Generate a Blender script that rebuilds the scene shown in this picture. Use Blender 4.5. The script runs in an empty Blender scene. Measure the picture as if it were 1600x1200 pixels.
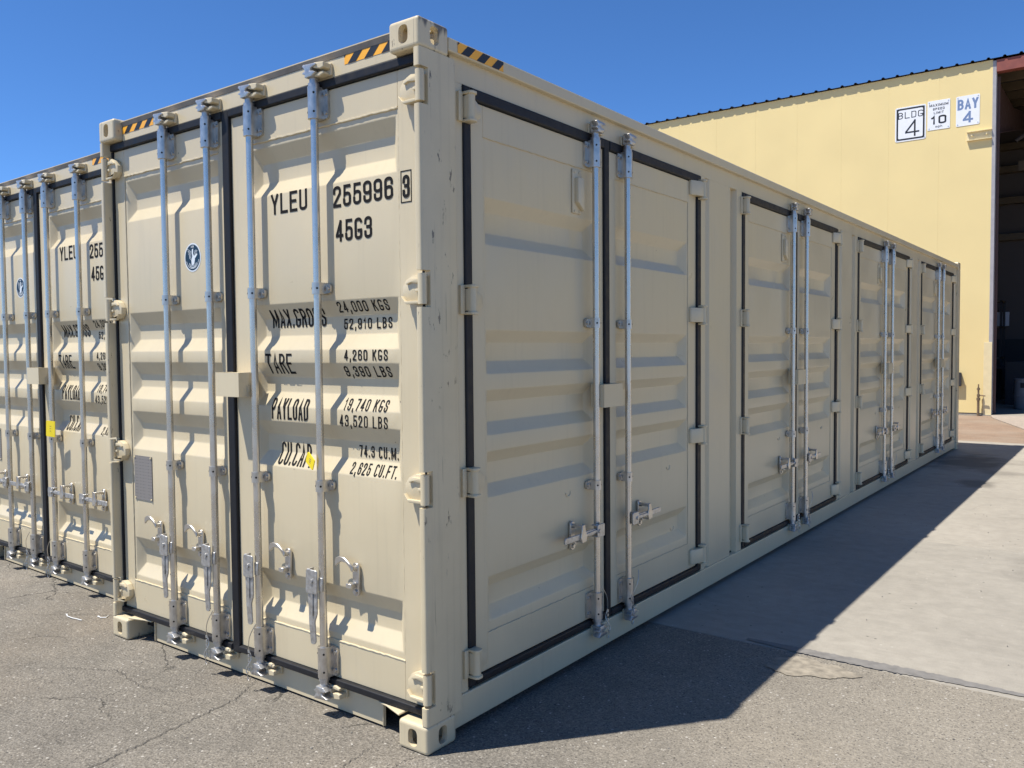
import bpy, bmesh, math, random
from mathutils import Vector, Matrix
random.seed(7)
scene = bpy.context.scene
COL = scene.collection

# ------------------------------------------------------------------ camera
cam_d = bpy.data.cameras.new('camera')
cam_d.sensor_width = 36.0
cam_d.lens = 1299.49 / 1600 * 36.0
cam_d.clip_start = 0.05
cam_d.clip_end = 2000
cam = bpy.data.objects.new('camera', cam_d)
COL.objects.link(cam)
yaw, pitch, roll = -0.644746, -0.0411586, -0.0086177
fw = Vector((math.sin(yaw) * math.cos(pitch), math.cos(yaw) * math.cos(pitch), math.sin(pitch)))
rt = Vector((math.cos(yaw), -math.sin(yaw), 0))
up = rt.cross(fw)
r2 = rt * math.cos(roll) + up * math.sin(roll)
u2 = -rt * math.sin(roll) + up * math.cos(roll)
mw = Matrix((r2, u2, -fw)).transposed().to_4x4()
mw.translation = Vector((2.21769, -2.37232, 1.61070))
cam.matrix_world = mw
scene.camera = cam

# ------------------------------------------------------------------ sky, sun, exposure
SUN = Vector((-0.83, -1.02, 2.896)).normalized()          # towards the sun
world = bpy.data.worlds.new('World')
scene.world = world
world.use_nodes = True
wn = world.node_tree
bg = wn.nodes['Background']
sky = wn.nodes.new('ShaderNodeTexSky')
sky.sky_type = 'NISHITA'
sky.sun_disc = False
sky.sun_elevation = math.asin(SUN.z)
sky.sun_rotation = math.atan2(SUN.x, SUN.y)
sky.altitude = 0
sky.air_density = 0.6
sky.dust_density = 0.0
sky.ozone_density = 10.0
hs = wn.nodes.new('ShaderNodeHueSaturation')          # the phone's colour rendering of the whole sky
hs.inputs['Saturation'].default_value = 1.08
wn.links.new(sky.outputs[0], hs.inputs['Color'])
wn.links.new(hs.outputs[0], bg.inputs[0])
bg.inputs[1].default_value = 0.125
sun_d = bpy.data.lights.new('sun', 'SUN')
sun_d.energy = 4.7
sun_d.angle = math.radians(0.5)
sun_d.color = (1.0, 0.955, 0.875)
sun = bpy.data.objects.new('sun', sun_d)
COL.objects.link(sun)
sun.rotation_euler = SUN.to_track_quat('Z', 'Y').to_euler()
sun.location = SUN * 40
vs = scene.view_settings
vs.view_transform = 'Standard'
vs.look = 'None'
vs.exposure = 0.62
vs.gamma = 1.0
vs.use_curve_mapping = False
scene.cycles.max_bounces = 8
scene.cycles.diffuse_bounces = 4
scene.cycles.use_denoising = True

# ------------------------------------------------------------------ mesh helpers
class MB:
    def __init__(self):
        self.bm = bmesh.new()
        self.mi = 0

    def _f(self, vs_, smooth=False):
        try:
            f = self.bm.faces.new(vs_)
        except ValueError:
            return None
        f.material_index = self.mi
        f.smooth = smooth
        return f

    def box(self, x0, x1, y0, y1, z0, z1):
        v = [self.bm.verts.new((x, y, z)) for z in (z0, z1) for x, y in ((x0, y0), (x1, y0), (x1, y1), (x0, y1))]
        for q in ((3, 2, 1, 0), (4, 5, 6, 7), (0, 1, 5, 4), (1, 2, 6, 5), (2, 3, 7, 6), (3, 0, 4, 7)):
            self._f([v[i] for i in q])
        return self

    def poly(self, pts, axis, a0, a1):
        def P(p, a):
            if axis == 'z':
                return (p[0], p[1], a)
            if axis == 'y':
                return (p[0], a, p[1])
            return (a, p[0], p[1])
        A = [self.bm.verts.new(P(p, a0)) for p in pts]
        B = [self.bm.verts.new(P(p, a1)) for p in pts]
        fs = [self._f(A), self._f(B[::-1])]
        n = len(pts)
        for i in range(n):
            fs.append(self._f([A[i], B[i], B[(i + 1) % n], A[(i + 1) % n]]))
        bmesh.ops.recalc_face_normals(self.bm, faces=[f for f in fs if f])
        return self

    def cyl(self, p0, p1, r, seg=16, r2=None):
        p0, p1 = Vector(p0), Vector(p1)
        r2 = r if r2 is None else r2
        q = (p1 - p0).to_track_quat('Z', 'Y')
        A, B = [], []
        for i in range(seg):
            a = 2 * math.pi * i / seg
            d = q @ Vector((math.cos(a), math.sin(a), 0))
            A.append(self.bm.verts.new(p0 + d * r))
            B.append(self.bm.verts.new(p1 + d * r2))
        for i in range(seg):
            j = (i + 1) % seg
            self._f([A[i], A[j], B[j], B[i]], True)
        self._f(A[::-1])
        self._f(B)
        return self

    def tube(self, path, r, seg=8, closed=False):
        P = [Vector(p) for p in path]
        n = len(P)
        rings = []
        ref = None
        for i in range(n):
            if closed:
                t = P[(i + 1) % n] - P[i - 1]
            else:
                t = P[min(i + 1, n - 1)] - P[max(i - 1, 0)]
            t.normalize()
            if ref is None:
                ref = Vector((0, 0, 1)) if abs(t.z) < .9 else Vector((1, 0, 0))
            a = (ref - t * ref.dot(t)).normalized()
            ref = a
            b = t.cross(a)
            rings.append([self.bm.verts.new(P[i] + (a * math.cos(2 * math.pi * k / seg) + b * math.sin(2 * math.pi * k / seg)) * r) for k in range(seg)])
        for i in range(n if closed else n - 1):
            A, B = rings[i], rings[(i + 1) % n]
            for k in range(seg):
                self._f([A[k], A[(k + 1) % seg], B[(k + 1) % seg], B[k]], True)
        if not closed:
            self._f(rings[0][::-1])
            self._f(rings[-1])
        return self

    def bevel(self, w, seg=2, ang=25):
        bm = self.bm
        bm.normal_update()
        es = [e for e in bm.edges if len(e.link_faces) == 2 and e.calc_face_angle(0) > math.radians(ang)
              and not (e.link_faces[0].smooth or e.link_faces[1].smooth)]
        if es:
            bmesh.ops.bevel(bm, geom=es, offset=w, offset_type='OFFSET', segments=seg, profile=.5, affect='EDGES', clamp_overlap=True)
        return self

    def mesh(self, name, mats, smooth_angle=None):
        me = bpy.data.meshes.new(name)
        bm = self.bm
        bm.normal_update()
        bm.to_mesh(me)
        bm.free()
        for m in (mats if isinstance(mats, (list, tuple)) else [mats]):
            me.materials.append(m)
        if smooth_angle:
            for p in me.polygons:
                p.use_smooth = True
            me.set_sharp_from_angle(angle=math.radians(smooth_angle))
        else:
            if any(p.use_smooth for p in me.polygons):
                me.set_sharp_from_angle(angle=math.radians(40))
        return me


def link(name, me, parent=None, loc=(0, 0, 0), rz=0.0):
    o = bpy.data.objects.new(name, me)
    COL.objects.link(o)
    o.parent = parent
    o.location = loc
    o.rotation_euler = (0, 0, rz)
    return o


def part(name, mb, mats, parent=None, loc=(0, 0, 0), rz=0.0, bevel=0, seg=2, smooth=None):
    if bevel:
        mb.bevel(bevel, seg)
    return link(name, mb.mesh(name, mats, smooth), parent, loc, rz)


def empty(name, loc=(0, 0, 0), rz=0.0, parent=None):
    o = bpy.data.objects.new(name, None)
    COL.objects.link(o)
    o.location = loc
    o.rotation_euler = (0, 0, rz)
    o.parent = parent
    o.empty_display_size = 0.2
    return o


def tag(o, label, cat, group=None):
    o['label'] = label
    o['category'] = cat
    if group:
        o['group'] = group
    return o


def kind(o, k):
    o['kind'] = k
    return o


def copy_tree(o, parent, dloc=(0, 0, 0)):
    c = o.copy()
    COL.objects.link(c)
    c.parent = parent
    c.location = Vector(o.location) + Vector(dloc)
    for ch in list(o.children):
        copy_tree(ch, c)
    return c


def round2d(pts, radii, seg=4):
    out = []
    n = len(pts)
    for i in range(n):
        p = Vector(pts[i]).to_2d()
        r = radii[i] if isinstance(radii, (list, tuple)) else radii
        if r <= 0:
            out.append(tuple(p))
            continue
        a = (Vector(pts[i - 1]).to_2d() - p)
        b = (Vector(pts[(i + 1) % n]).to_2d() - p)
        rr = min(r, a.length * .49, b.length * .49)
        a.normalize()
        b.normalize()
        p0, p1 = p + a * rr, p + b * rr
        for k in range(seg + 1):
            t = k / seg
            q = p0 * (1 - t) ** 2 + p * 2 * t * (1 - t) + p1 * t * t
            out.append(tuple(q))
    return out

# ------------------------------------------------------------------ materials
def new_mat(name):
    m = bpy.data.materials.new(name)
    m.use_nodes = True
    nt = m.node_tree
    return m, nt, nt.nodes['Principled BSDF']


def simple(name, col, rough=.5, metal=0.0, spec=.5, var=0.0, scale=8.0, bump=0.0, bscale=200.0):
    m, nt, b = new_mat(name)
    b.inputs['Base Color'].default_value = (*col, 1)
    b.inputs['Roughness'].default_value = rough
    b.inputs['Metallic'].default_value = metal
    b.inputs['Specular IOR Level'].default_value = spec
    tc = nt.nodes.new('ShaderNodeTexCoord')
    if var:
        n = nt.nodes.new('ShaderNodeTexNoise')
        n.inputs['Scale'].default_value = scale
        n.inputs['Detail'].default_value = 6
        nt.links.new(tc.outputs['Object'], n.inputs['Vector'])
        r = nt.nodes.new('ShaderNodeMapRange')
        r.inputs[1].default_value, r.inputs[2].default_value = .3, .7
        r.inputs[3].default_value, r.inputs[4].default_value = 1 - var, 1 + var
        nt.links.new(n.outputs['Fac'], r.inputs[0])
        mx = nt.nodes.new('ShaderNodeMix')
        mx.data_type = 'RGBA'
        mx.blend_type = 'MULTIPLY'
        mx.inputs[0].default_value = 1
        mx.inputs[6].default_value = (*col, 1)
        nt.links.new(r.outputs[0], mx.inputs[7])
        nt.links.new(mx.outputs[2], b.inputs['Base Color'])
        r2_ = nt.nodes.new('ShaderNodeMapRange')
        r2_.inputs[1].default_value, r2_.inputs[2].default_value = .3, .7
        r2_.inputs[3].default_value, r2_.inputs[4].default_value = rough * .82, min(1, rough * 1.2)
        nt.links.new(n.outputs['Fac'], r2_.inputs[0])
        nt.links.new(r2_.outputs[0], b.inputs['Roughness'])
    if bump:
        n2 = nt.nodes.new('ShaderNodeTexNoise')
        n2.inputs['Scale'].default_value = bscale
        n2.inputs['Detail'].default_value = 4
        nt.links.new(tc.outputs['Object'], n2.inputs['Vector'])
        bp = nt.nodes.new('ShaderNodeBump')
        bp.inputs['Strength'].default_value = bump
        bp.inputs['Distance'].default_value = .002
        nt.links.new(n2.outputs['Fac'], bp.inputs['Height'])
        nt.links.new(bp.outputs[0], b.inputs['Normal'])
    return m


BEIGE = (.618, .523, .345)


def paint(name, scuff=0.0, dirt=0.07, wave=0.02):
    """semi-gloss container paint: mild unevenness, faint vertical runs, optional dark scuffs"""
    m, nt, b = new_mat(name)
    L = nt.links.new
    tc = nt.nodes.new('ShaderNodeTexCoord')
    n = nt.nodes.new('ShaderNodeTexNoise')
    n.inputs['Scale'].default_value = 3.0
    n.inputs['Detail'].default_value = 8
    n.inputs['Roughness'].default_value = .6
    L(tc.outputs['Object'], n.inputs['Vector'])
    mp = nt.nodes.new('ShaderNodeMapping')
    mp.inputs['Scale'].default_value = (38, 38, 1.6)
    L(tc.outputs['Object'], mp.inputs['Vector'])
    st = nt.nodes.new('ShaderNodeTexNoise')
    st.inputs['Scale'].default_value = 1.0
    st.inputs['Detail'].default_value = 5
    L(mp.outputs[0], st.inputs['Vector'])
    r1 = nt.nodes.new('ShaderNodeMapRange')
    r1.inputs[1].default_value, r1.inputs[2].default_value = .25, .75
    r1.inputs[3].default_value, r1.inputs[4].default_value = 1 - dirt * .7, 1 + dirt * .35
    L(n.outputs['Fac'], r1.inputs[0])
    r2_ = nt.nodes.new('ShaderNodeMapRange')
    r2_.inputs[1].default_value, r2_.inputs[2].default_value = .55, .85
    r2_.inputs[3].default_value, r2_.inputs[4].default_value = 1, 1 - dirt
    L(st.outputs['Fac'], r2_.inputs[0])
    mu = nt.nodes.new('ShaderNodeMath')
    mu.operation = 'MULTIPLY'
    L(r1.outputs[0], mu.inputs[0])
    L(r2_.outputs[0], mu.inputs[1])
    mx = nt.nodes.new('ShaderNodeMix')
    mx.data_type = 'RGBA'
    mx.blend_type = 'MULTIPLY'
    mx.inputs[0].default_value = 1
    mx.inputs[6].default_value = (*BEIGE, 1)
    L(mu.outputs[0], mx.inputs[7])
    col = mx.outputs[2]
    vo = nt.nodes.new('ShaderNodeTexVoronoi')
    vo.inputs['Scale'].default_value = 16
    L(tc.outputs['Object'], vo.inputs['Vector'])
    sc0 = nt.nodes.new('ShaderNodeSeparateColor')
    L(vo.outputs['Color'], sc0.inputs[0])
    c1_ = nt.nodes.new('ShaderNodeMapRange')
    c1_.inputs[1].default_value, c1_.inputs[2].default_value = .975, .98
    L(sc0.outputs[0], c1_.inputs[0])
    c2_ = nt.nodes.new('ShaderNodeMapRange')
    c2_.inputs[1].default_value, c2_.inputs[2].default_value = .05, .085
    c2_.inputs[3].default_value, c2_.inputs[4].default_value = .7, 0
    L(vo.outputs['Distance'], c2_.inputs[0])
    c3_ = nt.nodes.new('ShaderNodeMath')
    c3_.operation = 'MULTIPLY'
    L(c1_.outputs[0], c3_.inputs[0])
    L(c2_.outputs[0], c3_.inputs[1])
    mxs = nt.nodes.new('ShaderNodeMix')
    mxs.data_type = 'RGBA'
    mxs.inputs[7].default_value = (.12, .085, .06, 1)
    L(c3_.outputs[0], mxs.inputs[0])
    L(col, mxs.inputs[6])
    sm = nt.nodes.new('ShaderNodeTexNoise')
    sm.inputs['Scale'].default_value = 1.1
    sm.inputs['Detail'].default_value = 9
    sm.inputs['Roughness'].default_value = .7
    sm.inputs['Distortion'].default_value = 1.2
    L(tc.outputs['Object'], sm.inputs['Vector'])
    smr = nt.nodes.new('ShaderNodeMapRange')
    smr.inputs[1].default_value, smr.inputs[2].default_value = .54, .68
    smr.inputs[4].default_value = .22
    L(sm.outputs['Fac'], smr.inputs[0])
    mxd = nt.nodes.new('ShaderNodeMix')
    mxd.data_type = 'RGBA'
    mxd.inputs[7].default_value = (.50, .45, .36, 1)
    L(smr.outputs[0], mxd.inputs[0])
    L(mxs.outputs[2], mxd.inputs[6])
    col = mxd.outputs[2]
    if scuff:
        # small dark knocks and long scratches
        mp2 = nt.nodes.new('ShaderNodeMapping')
        mp2.inputs['Scale'].default_value = (26, 26, 9)
        L(tc.outputs['Object'], mp2.inputs['Vector'])
        s1 = nt.nodes.new('ShaderNodeTexNoise')
        s1.inputs['Scale'].default_value = 1.0
        s1.inputs['Detail'].default_value = 9
        s1.inputs['Roughness'].default_value = .68
        L(mp2.outputs[0], s1.inputs['Vector'])
        s2 = nt.nodes.new('ShaderNodeTexNoise')
        s2.inputs['Scale'].default_value = 4.0
        s2.inputs['Detail'].default_value = 2
        L(tc.outputs['Object'], s2.inputs['Vector'])
        th = nt.nodes.new('ShaderNodeMapRange')
        th.inputs[1].default_value, th.inputs[2].default_value = .60, .635
        L(s1.outputs['Fac'], th.inputs[0])
        th2 = nt.nodes.new('ShaderNodeMapRange')
        th2.inputs[1].default_value, th2.inputs[2].default_value = .47, .56
        L(s2.outputs['Fac'], th2.inputs[0])
        mm = nt.nodes.new('ShaderNodeMath')
        mm.operation = 'MULTIPLY'
        L(th.outputs[0], mm.inputs[0])
        L(th2.outputs[0], mm.inputs[1])
        mp3 = nt.nodes.new('ShaderNodeMapping')
        mp3.inputs['Scale'].default_value = (60, 60, 2.2)
        mp3.inputs['Rotation'].default_value = (.05, 0, 0)
        L(tc.outputs['Object'], mp3.inputs['Vector'])
        s3 = nt.nodes.new('ShaderNodeTexNoise')
        s3.inputs['Scale'].default_value = 1.0
        s3.inputs['Detail'].default_value = 7
        L(mp3.outputs[0], s3.inputs['Vector'])
        th3 = nt.nodes.new('ShaderNodeMapRange')
        th3.inputs[1].default_value, th3.inputs[2].default_value = .66, .70
        th3.inputs[4].default_value = .5
        L(s3.outputs['Fac'], th3.inputs[0])
        mxm = nt.nodes.new('ShaderNodeMath')
        mxm.operation = 'MAXIMUM'
        L(mm.outputs[0], mxm.inputs[0])
        L(th3.outputs[0], mxm.inputs[1])
        # rust and grime run down from the top edge of the upper castings' outer faces
        sp_ = nt.nodes.new('ShaderNodeSeparateXYZ')
        L(tc.outputs['Object'], sp_.inputs[0])
        zt = nt.nodes.new('ShaderNodeMath')
        zt.operation = 'MULTIPLY_ADD'
        zt.inputs[1].default_value = .16
        L(st.outputs['Fac'], zt.inputs[0])
        L(sp_.outputs[2], zt.inputs[2])
        zr = nt.nodes.new('ShaderNodeMapRange')
        zr.inputs[1].default_value, zr.inputs[2].default_value = 2.945, 2.968
        L(zt.outputs[0], zr.inputs[0])
        xr = nt.nodes.new('ShaderNodeMapRange')
        xr.inputs[1].default_value, xr.inputs[2].default_value = -.007, -.004
        L(sp_.outputs[0], xr.inputs[0])
        rs = nt.nodes.new('ShaderNodeMath')
        rs.operation = 'MULTIPLY'
        L(zr.outputs[0], rs.inputs[0])
        L(xr.outputs[0], rs.inputs[1])
        mx9 = nt.nodes.new('ShaderNodeMath')
        mx9.operation = 'MAXIMUM'
        L(mxm.outputs[0], mx9.inputs[0])
        L(rs.outputs[0], mx9.inputs[1])
        mxm = mx9
        sc_ = nt.nodes.new('ShaderNodeMath')
        sc_.operation = 'MULTIPLY'
        sc_.inputs[1].default_value = scuff
        L(mxm.outputs[0], sc_.inputs[0])
        mx2 = nt.nodes.new('ShaderNodeMix')
        mx2.data_type = 'RGBA'
        mx2.inputs[7].default_value = (.09, .075, .06, 1)
        L(sc_.outputs[0], mx2.inputs[0])
        L(col, mx2.inputs[6])
        col = mx2.outputs[2]
    L(col, b.inputs['Base Color'])
    rr = nt.nodes.new('ShaderNodeMapRange')
    rr.inputs[1].default_value, rr.inputs[2].default_value = .3, .7
    rr.inputs[3].default_value, rr.inputs[4].default_value = .27, .42
    L(n.outputs['Fac'], rr.inputs[0])
    L(rr.outputs[0], b.inputs['Roughness'])
    # oil-canning of thin sheet + orange peel
    n3 = nt.nodes.new('ShaderNodeTexNoise')
    n3.inputs['Scale'].default_value = 2.2
    n3.inputs['Detail'].default_value = 1
    L(tc.outputs['Object'], n3.inputs['Vector'])
    b1 = nt.nodes.new('ShaderNodeBump')
    b1.inputs['Strength'].default_value = wave * 12
    b1.inputs['Distance'].default_value = .02
    L(n3.outputs['Fac'], b1.inputs['Height'])
    n4 = nt.nodes.new('ShaderNodeTexNoise')
    n4.inputs['Scale'].default_value = 160
    n4.inputs['Detail'].default_value = 3
    L(tc.outputs['Object'], n4.inputs['Vector'])
    b2 = nt.nodes.new('ShaderNodeBump')
    b2.inputs['Strength'].default_value = .10
    b2.inputs['Distance'].default_value = .001
    L(n4.outputs['Fac'], b2.inputs['Height'])
    L(b1.outputs[0], b2.inputs['Normal'])
    L(b2.outputs[0], b.inputs['Normal'])
    return m


M_PAINT = paint('beige_paint')
M_SCUFF = paint('beige_paint_scuffed', scuff=.85, dirt=.16)
M_GALV = simple('galvanised_steel', (.57, .54, .49), .33, .82, var=.18, scale=22, bump=.05, bscale=90)
M_BAR = simple('galvanised_tube', (.63, .595, .535), .28, .84, var=.10, scale=9)
M_GALVD = simple('galvanised_cast', (.50, .49, .47), .38, .75, var=.22, scale=45, bump=.25, bscale=140)
M_RUBBER = simple('black_rubber', (.012, .012, .014), .55, 0, .35, var=.25, scale=25, bump=.1, bscale=120)
M_BLACK = simple('black_ink', (.014, .013, .013), .75, 0, .15, var=.15, scale=40)
M_DARK = simple('dark_hole', (.006, .006, .006), .9)
M_YELLOWTAPE = simple('amber_tape', (.95, .44, .035), .4, var=.06)
M_TAPEBLK = simple('black_tape', (.02, .02, .02), .4, var=.1)
M_TAG = simple('yellow_plastic', (.86, .66, .01), .4, var=.05)
M_WHITE = simple('white_plastic', (.78, .78, .76), .45, var=.04)
M_NAVY = simple('navy_print', (.014, .045, .085), .7, 0, .2, var=.06)
M_LOGOWHITE = simple('white_print', (.72, .76, .78), .4)
M_ZINC = simple('bolt_zinc', (.42, .45, .48), .4, .8, var=.2, scale=80)
M_LIP = simple('lip_grey', (.28, .245, .205), .6, var=.2, scale=14)  # sloped lip face, greyer and darker than the beige paint
M_STEELWALL = simple('beige_sheet', BEIGE, .4, var=.06)


def plate_mat():
    m, nt, b = new_mat('engraved_plate')
    L = nt.links.new
    tc = nt.nodes.new('ShaderNodeTexCoord')
    mp = nt.nodes.new('ShaderNodeMapping')
    mp.inputs['Scale'].default_value = (70, 1, 1)
    L(tc.outputs['Object'], mp.inputs['Vector'])
    wv = nt.nodes.new('ShaderNodeTexWave')
    wv.wave_type = 'BANDS'
    wv.bands_direction = 'Z'
    wv.inputs['Scale'].default_value = 18
    wv.inputs['Distortion'].default_value = 0
    L(tc.outputs['Object'], wv.inputs['Vector'])
    nz = nt.nodes.new('ShaderNodeTexNoise')
    nz.inputs['Scale'].default_value = 1.0
    nz.inputs['Detail'].default_value = 3
    L(mp.outputs[0], nz.inputs['Vector'])
    a = nt.nodes.new('ShaderNodeMath')
    a.operation = 'MULTIPLY'
    L(wv.outputs['Fac'], a.inputs[0])
    L(nz.outputs['Fac'], a.inputs[1])
    th = nt.nodes.new('ShaderNodeMapRange')
    th.inputs[1].default_value, th.inputs[2].default_value = .42, .52
    L(a.outputs[0], th.inputs[0])
    mx = nt.nodes.new('ShaderNodeMix')
    mx.data_type = 'RGBA'
    mx.inputs[6].default_value = (.24, .22, .20, 1)
    mx.inputs[7].default_value = (.17, .155, .145, 1)
    L(th.outputs[0], mx.inputs[0])
    L(mx.outputs[2], b.inputs['Base Color'])
    b.inputs['Metallic'].default_value = .1
    b.inputs['Roughness'].default_value = .6
    return m


M_PLATE = plate_mat()


def ground_mat(name, base, kindg):
    m, nt, b = new_mat(name)
    L = nt.links.new
    N = nt.nodes.new
    tc = N('ShaderNodeTexCoord')

    def noise(scale, detail=4, rough=.5, vec=None):
        n = N('ShaderNodeTexNoise')
        n.inputs['Scale'].default_value = scale
        n.inputs['Detail'].default_value = detail
        n.inputs['Roughness'].default_value = rough
        L(vec or tc.outputs['Object'], n.inputs['Vector'])
        return n.outputs['Fac']

    def rng(v, a, b_, c, d):
        r = N('ShaderNodeMapRange')
        r.inputs[1].default_value, r.inputs[2].default_value = a, b_
        r.inputs[3].default_value, r.inputs[4].default_value = c, d
        L(v, r.inputs[0])
        return r.outputs[0]

    def mul(a, b_):
        x = N('ShaderNodeMath')
        x.operation = 'MULTIPLY'
        L(a, x.inputs[0])
        if isinstance(b_, float):
            x.inputs[1].default_value = b_
        else:
            L(b_, x.inputs[1])
        return x.outputs[0]

    def mix(f, a, b_, mode='MIX'):
        x = N('ShaderNodeMix')
        x.data_type = 'RGBA'
        x.blend_type = mode
        if isinstance(f, float):
            x.inputs[0].default_value = f
        else:
            L(f, x.inputs[0])
        for i, v in ((6, a), (7, b_)):
            if isinstance(v, tuple):
                x.inputs[i].default_value = (*v, 1)
            else:
                L(v, x.inputs[i])
        return x.outputs[2]

    height = None
    if kindg == 'asphalt':
        tone = mul(rng(noise(.55, 5, .6), .3, .7, .82, 1.18), rng(noise(3.5, 6, .65), .3, .7, .86, 1.13))
        fine = noise(110, 3, .7)
        tone = mul(tone, rng(fine, .25, .75, .60, 1.38))
        tone = mul(tone, rng(noise(38, 4, .7), .3, .7, .80, 1.20))
        col = mix(1.0, base, tone, 'MULTIPLY')
        # warm / cool drift
        col = mix(rng(noise(.9, 3), .45, .7, 0, .35), col, tuple(c * f for c, f in zip(base, (1.22, 1.08, .92))))
        col = mix(1.0, col, rng(fine, .3, .7, .8, 1.2), 'MULTIPLY')
        sx_ = N('ShaderNodeSeparateXYZ')
        L(tc.outputs['Object'], sx_.inputs[0])
        wob = N('ShaderNodeMath')
        wob.operation = 'MULTIPLY_ADD'
        wob.inputs[1].default_value = 1.6
        L(noise(.9, 5, .6), wob.inputs[0])
        L(sx_.outputs[0], wob.inputs[2])
        col = mix(rng(wob.outputs[0], .7, 2.1, 0, .55), col, (.30, .265, .21))
        col = mix(1.0, col, mul(rng(noise(75, 3, .75), .3, .7, .68, 1.32), rng(noise(22, 4, .7), .3, .7, .88, 1.12)), 'MULTIPLY')
        # aggregate: light chips and dark pits
        v = N('ShaderNodeTexVoronoi')
        v.inputs['Scale'].default_value = 95
        L(tc.outputs['Object'], v.inputs['Vector'])
        sep = N('ShaderNodeSeparateColor')
        L(v.outputs['Color'], sep.inputs[0])
        near = rng(v.outputs['Distance'], .28, .42, 1, 0)
        light = mul(mul(rng(sep.outputs[0], .925, .95, 0, 1), near), .55)
        col = mix(light, col, (.50, .47, .42))
        dark = mul(mul(rng(sep.outputs[1], .80, .84, 0, 1), near), .75)
        col = mix(dark, col, (.05, .046, .042))
        v3 = N('ShaderNodeTexVoronoi')
        v3.inputs['Scale'].default_value = 38
        L(tc.outputs['Object'], v3.inputs['Vector'])
        sep3 = N('ShaderNodeSeparateColor')
        L(v3.outputs['Color'], sep3.inputs[0])
        chip = mul(rng(sep3.outputs[2], .968, .976, 0, 1), rng(v3.outputs['Distance'], .16, .24, 1, 0))
        col = mix(mul(chip, .7), col, (.50, .47, .42))
        pit = mul(rng(sep3.outputs[0], .955, .965, 0, 1), rng(v3.outputs['Distance'], .14, .22, 1, 0))
        col = mix(mul(pit, .85), col, (.035, .033, .03))
        # hairline cracks
        dn = N('ShaderNodeTexNoise')
        dn.inputs['Scale'].default_value = 3.2
        dn.inputs['Detail'].default_value = 9
        dn.inputs['Roughness'].default_value = .65
        L(tc.outputs['Object'], dn.inputs['Vector'])
        va = N('ShaderNodeVectorMath')
        va.operation = 'MULTIPLY_ADD'
        va.inputs[1].default_value = (.34, .34, .0)
        L(dn.outputs['Color'], va.inputs[0])
        L(tc.outputs['Object'], va.inputs[2])
        v2 = N('ShaderNodeTexVoronoi')
        v2.feature = 'DISTANCE_TO_EDGE'
        v2.inputs['Scale'].default_value = 1.55
        L(va.outputs[0], v2.inputs['Vector'])
        left_ = rng(sx_.outputs[0], -.2, .5, 1, .15)
        crack = mul(left_, mul(rng(v2.outputs['Distance'], .001, .0055, 1, 0), rng(noise(1.3, 2), .50, .58, 0, 1)))
        col = mix(mul(crack, .42), col, (.06, .055, .048))
        v4 = N('ShaderNodeTexVoronoi')
        v4.feature = 'DISTANCE_TO_EDGE'
        v4.inputs['Scale'].default_value = 5.5
        L(va.outputs[0], v4.inputs['Vector'])
        crack2 = mul(left_, mul(rng(v4.outputs['Distance'], .003, .012, 1, 0), rng(noise(.8, 3), .54, .62, 0, 1)))
        col = mix(mul(crack2, .22), col, (.05, .046, .042))
        h = N('ShaderNodeMath')
        h.operation = 'SUBTRACT'
        L(fine, h.inputs[0])
        L(mul(crack, 1.5), h.inputs[1])
        height = h.outputs[0]
        bd, bs = .007, .9
        rough = .88
    elif kindg == 'concrete':
        mp = N('ShaderNodeMapping')
        mp.inputs['Scale'].default_value = (1.6, 14, 1)
        L(tc.outputs['Object'], mp.inputs['Vector'])
        streak = noise(2.2, 6, .6, mp.outputs[0])
        tone = mul(rng(noise(.5, 5, .6), .3, .7, .86, 1.12), rng(streak, .3, .7, .965, 1.035))
        fine = noise(170, 3, .7)
        tone = mul(tone, rng(fine, .25, .75, .86, 1.14))
        tone = mul(tone, rng(noise(9, 6, .7), .3, .7, .89, 1.10))
        col = mix(1.0, base, tone, 'MULTIPLY')
        blot = rng(noise(1.7, 7, .68), .56, .70, 0, .36)
        col = mix(blot, col, tuple(c * .55 for c in base))
        v = N('ShaderNodeTexVoronoi')
        v.inputs['Scale'].default_value = 22
        L(tc.outputs['Object'], v.inputs['Vector'])
        sep = N('ShaderNodeSeparateColor')
        L(v.outputs['Color'], sep.inputs[0])
        sp = mul(rng(sep.outputs[0], .955, .965, 0, 1), rng(v.outputs['Distance'], .10, .2, .8, 0))
        col = mix(sp, col, (.05, .045, .04))
        sp2 = mul(rng(sep.outputs[1], .95, .96, 0, 1), rng(v.outputs['Distance'], .08, .16, .7, 0))
        col = mix(sp2, col, (.48, .45, .40))
        # oil stains
        pos = N('ShaderNodeNewGeometry').outputs['Position']
        dn = N('ShaderNodeTexNoise')
        dn.inputs['Scale'].default_value = 2.0
        dn.inputs['Detail'].default_value = 5
        L(tc.outputs['Object'], dn.inputs['Vector'])
        for cx, cy, rx, ry, st in ((.35, 10.6, .55, 1.1, .6), (1.35, 10.9, .5, .5, .45), (.75, 8.6, .25, .35, .5), (.9, 9.7, .5, .3, .35), (1.75, 4.6, .35, .5, .22)):
            va = N('ShaderNodeVectorMath')
            va.operation = 'SUBTRACT'
            va.inputs[1].default_value = (cx, cy, 0)
            L(pos, va.inputs[0])
            vb = N('ShaderNodeVectorMath')
            vb.operation = 'MULTIPLY'
            vb.inputs[1].default_value = (1 / rx, 1 / ry, 0)
            L(va.outputs[0], vb.inputs[0])
            ln = N('ShaderNodeVectorMath')
            ln.operation = 'LENGTH'
            L(vb.outputs[0], ln.inputs[0])
            ad = N('ShaderNodeMath')
            ad.operation = 'MULTIPLY_ADD'
            ad.inputs[1].default_value = 1.6
            L(dn.outputs['Fac'], ad.inputs[0])
            L(ln.outputs['Value'], ad.inputs[2])
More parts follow.
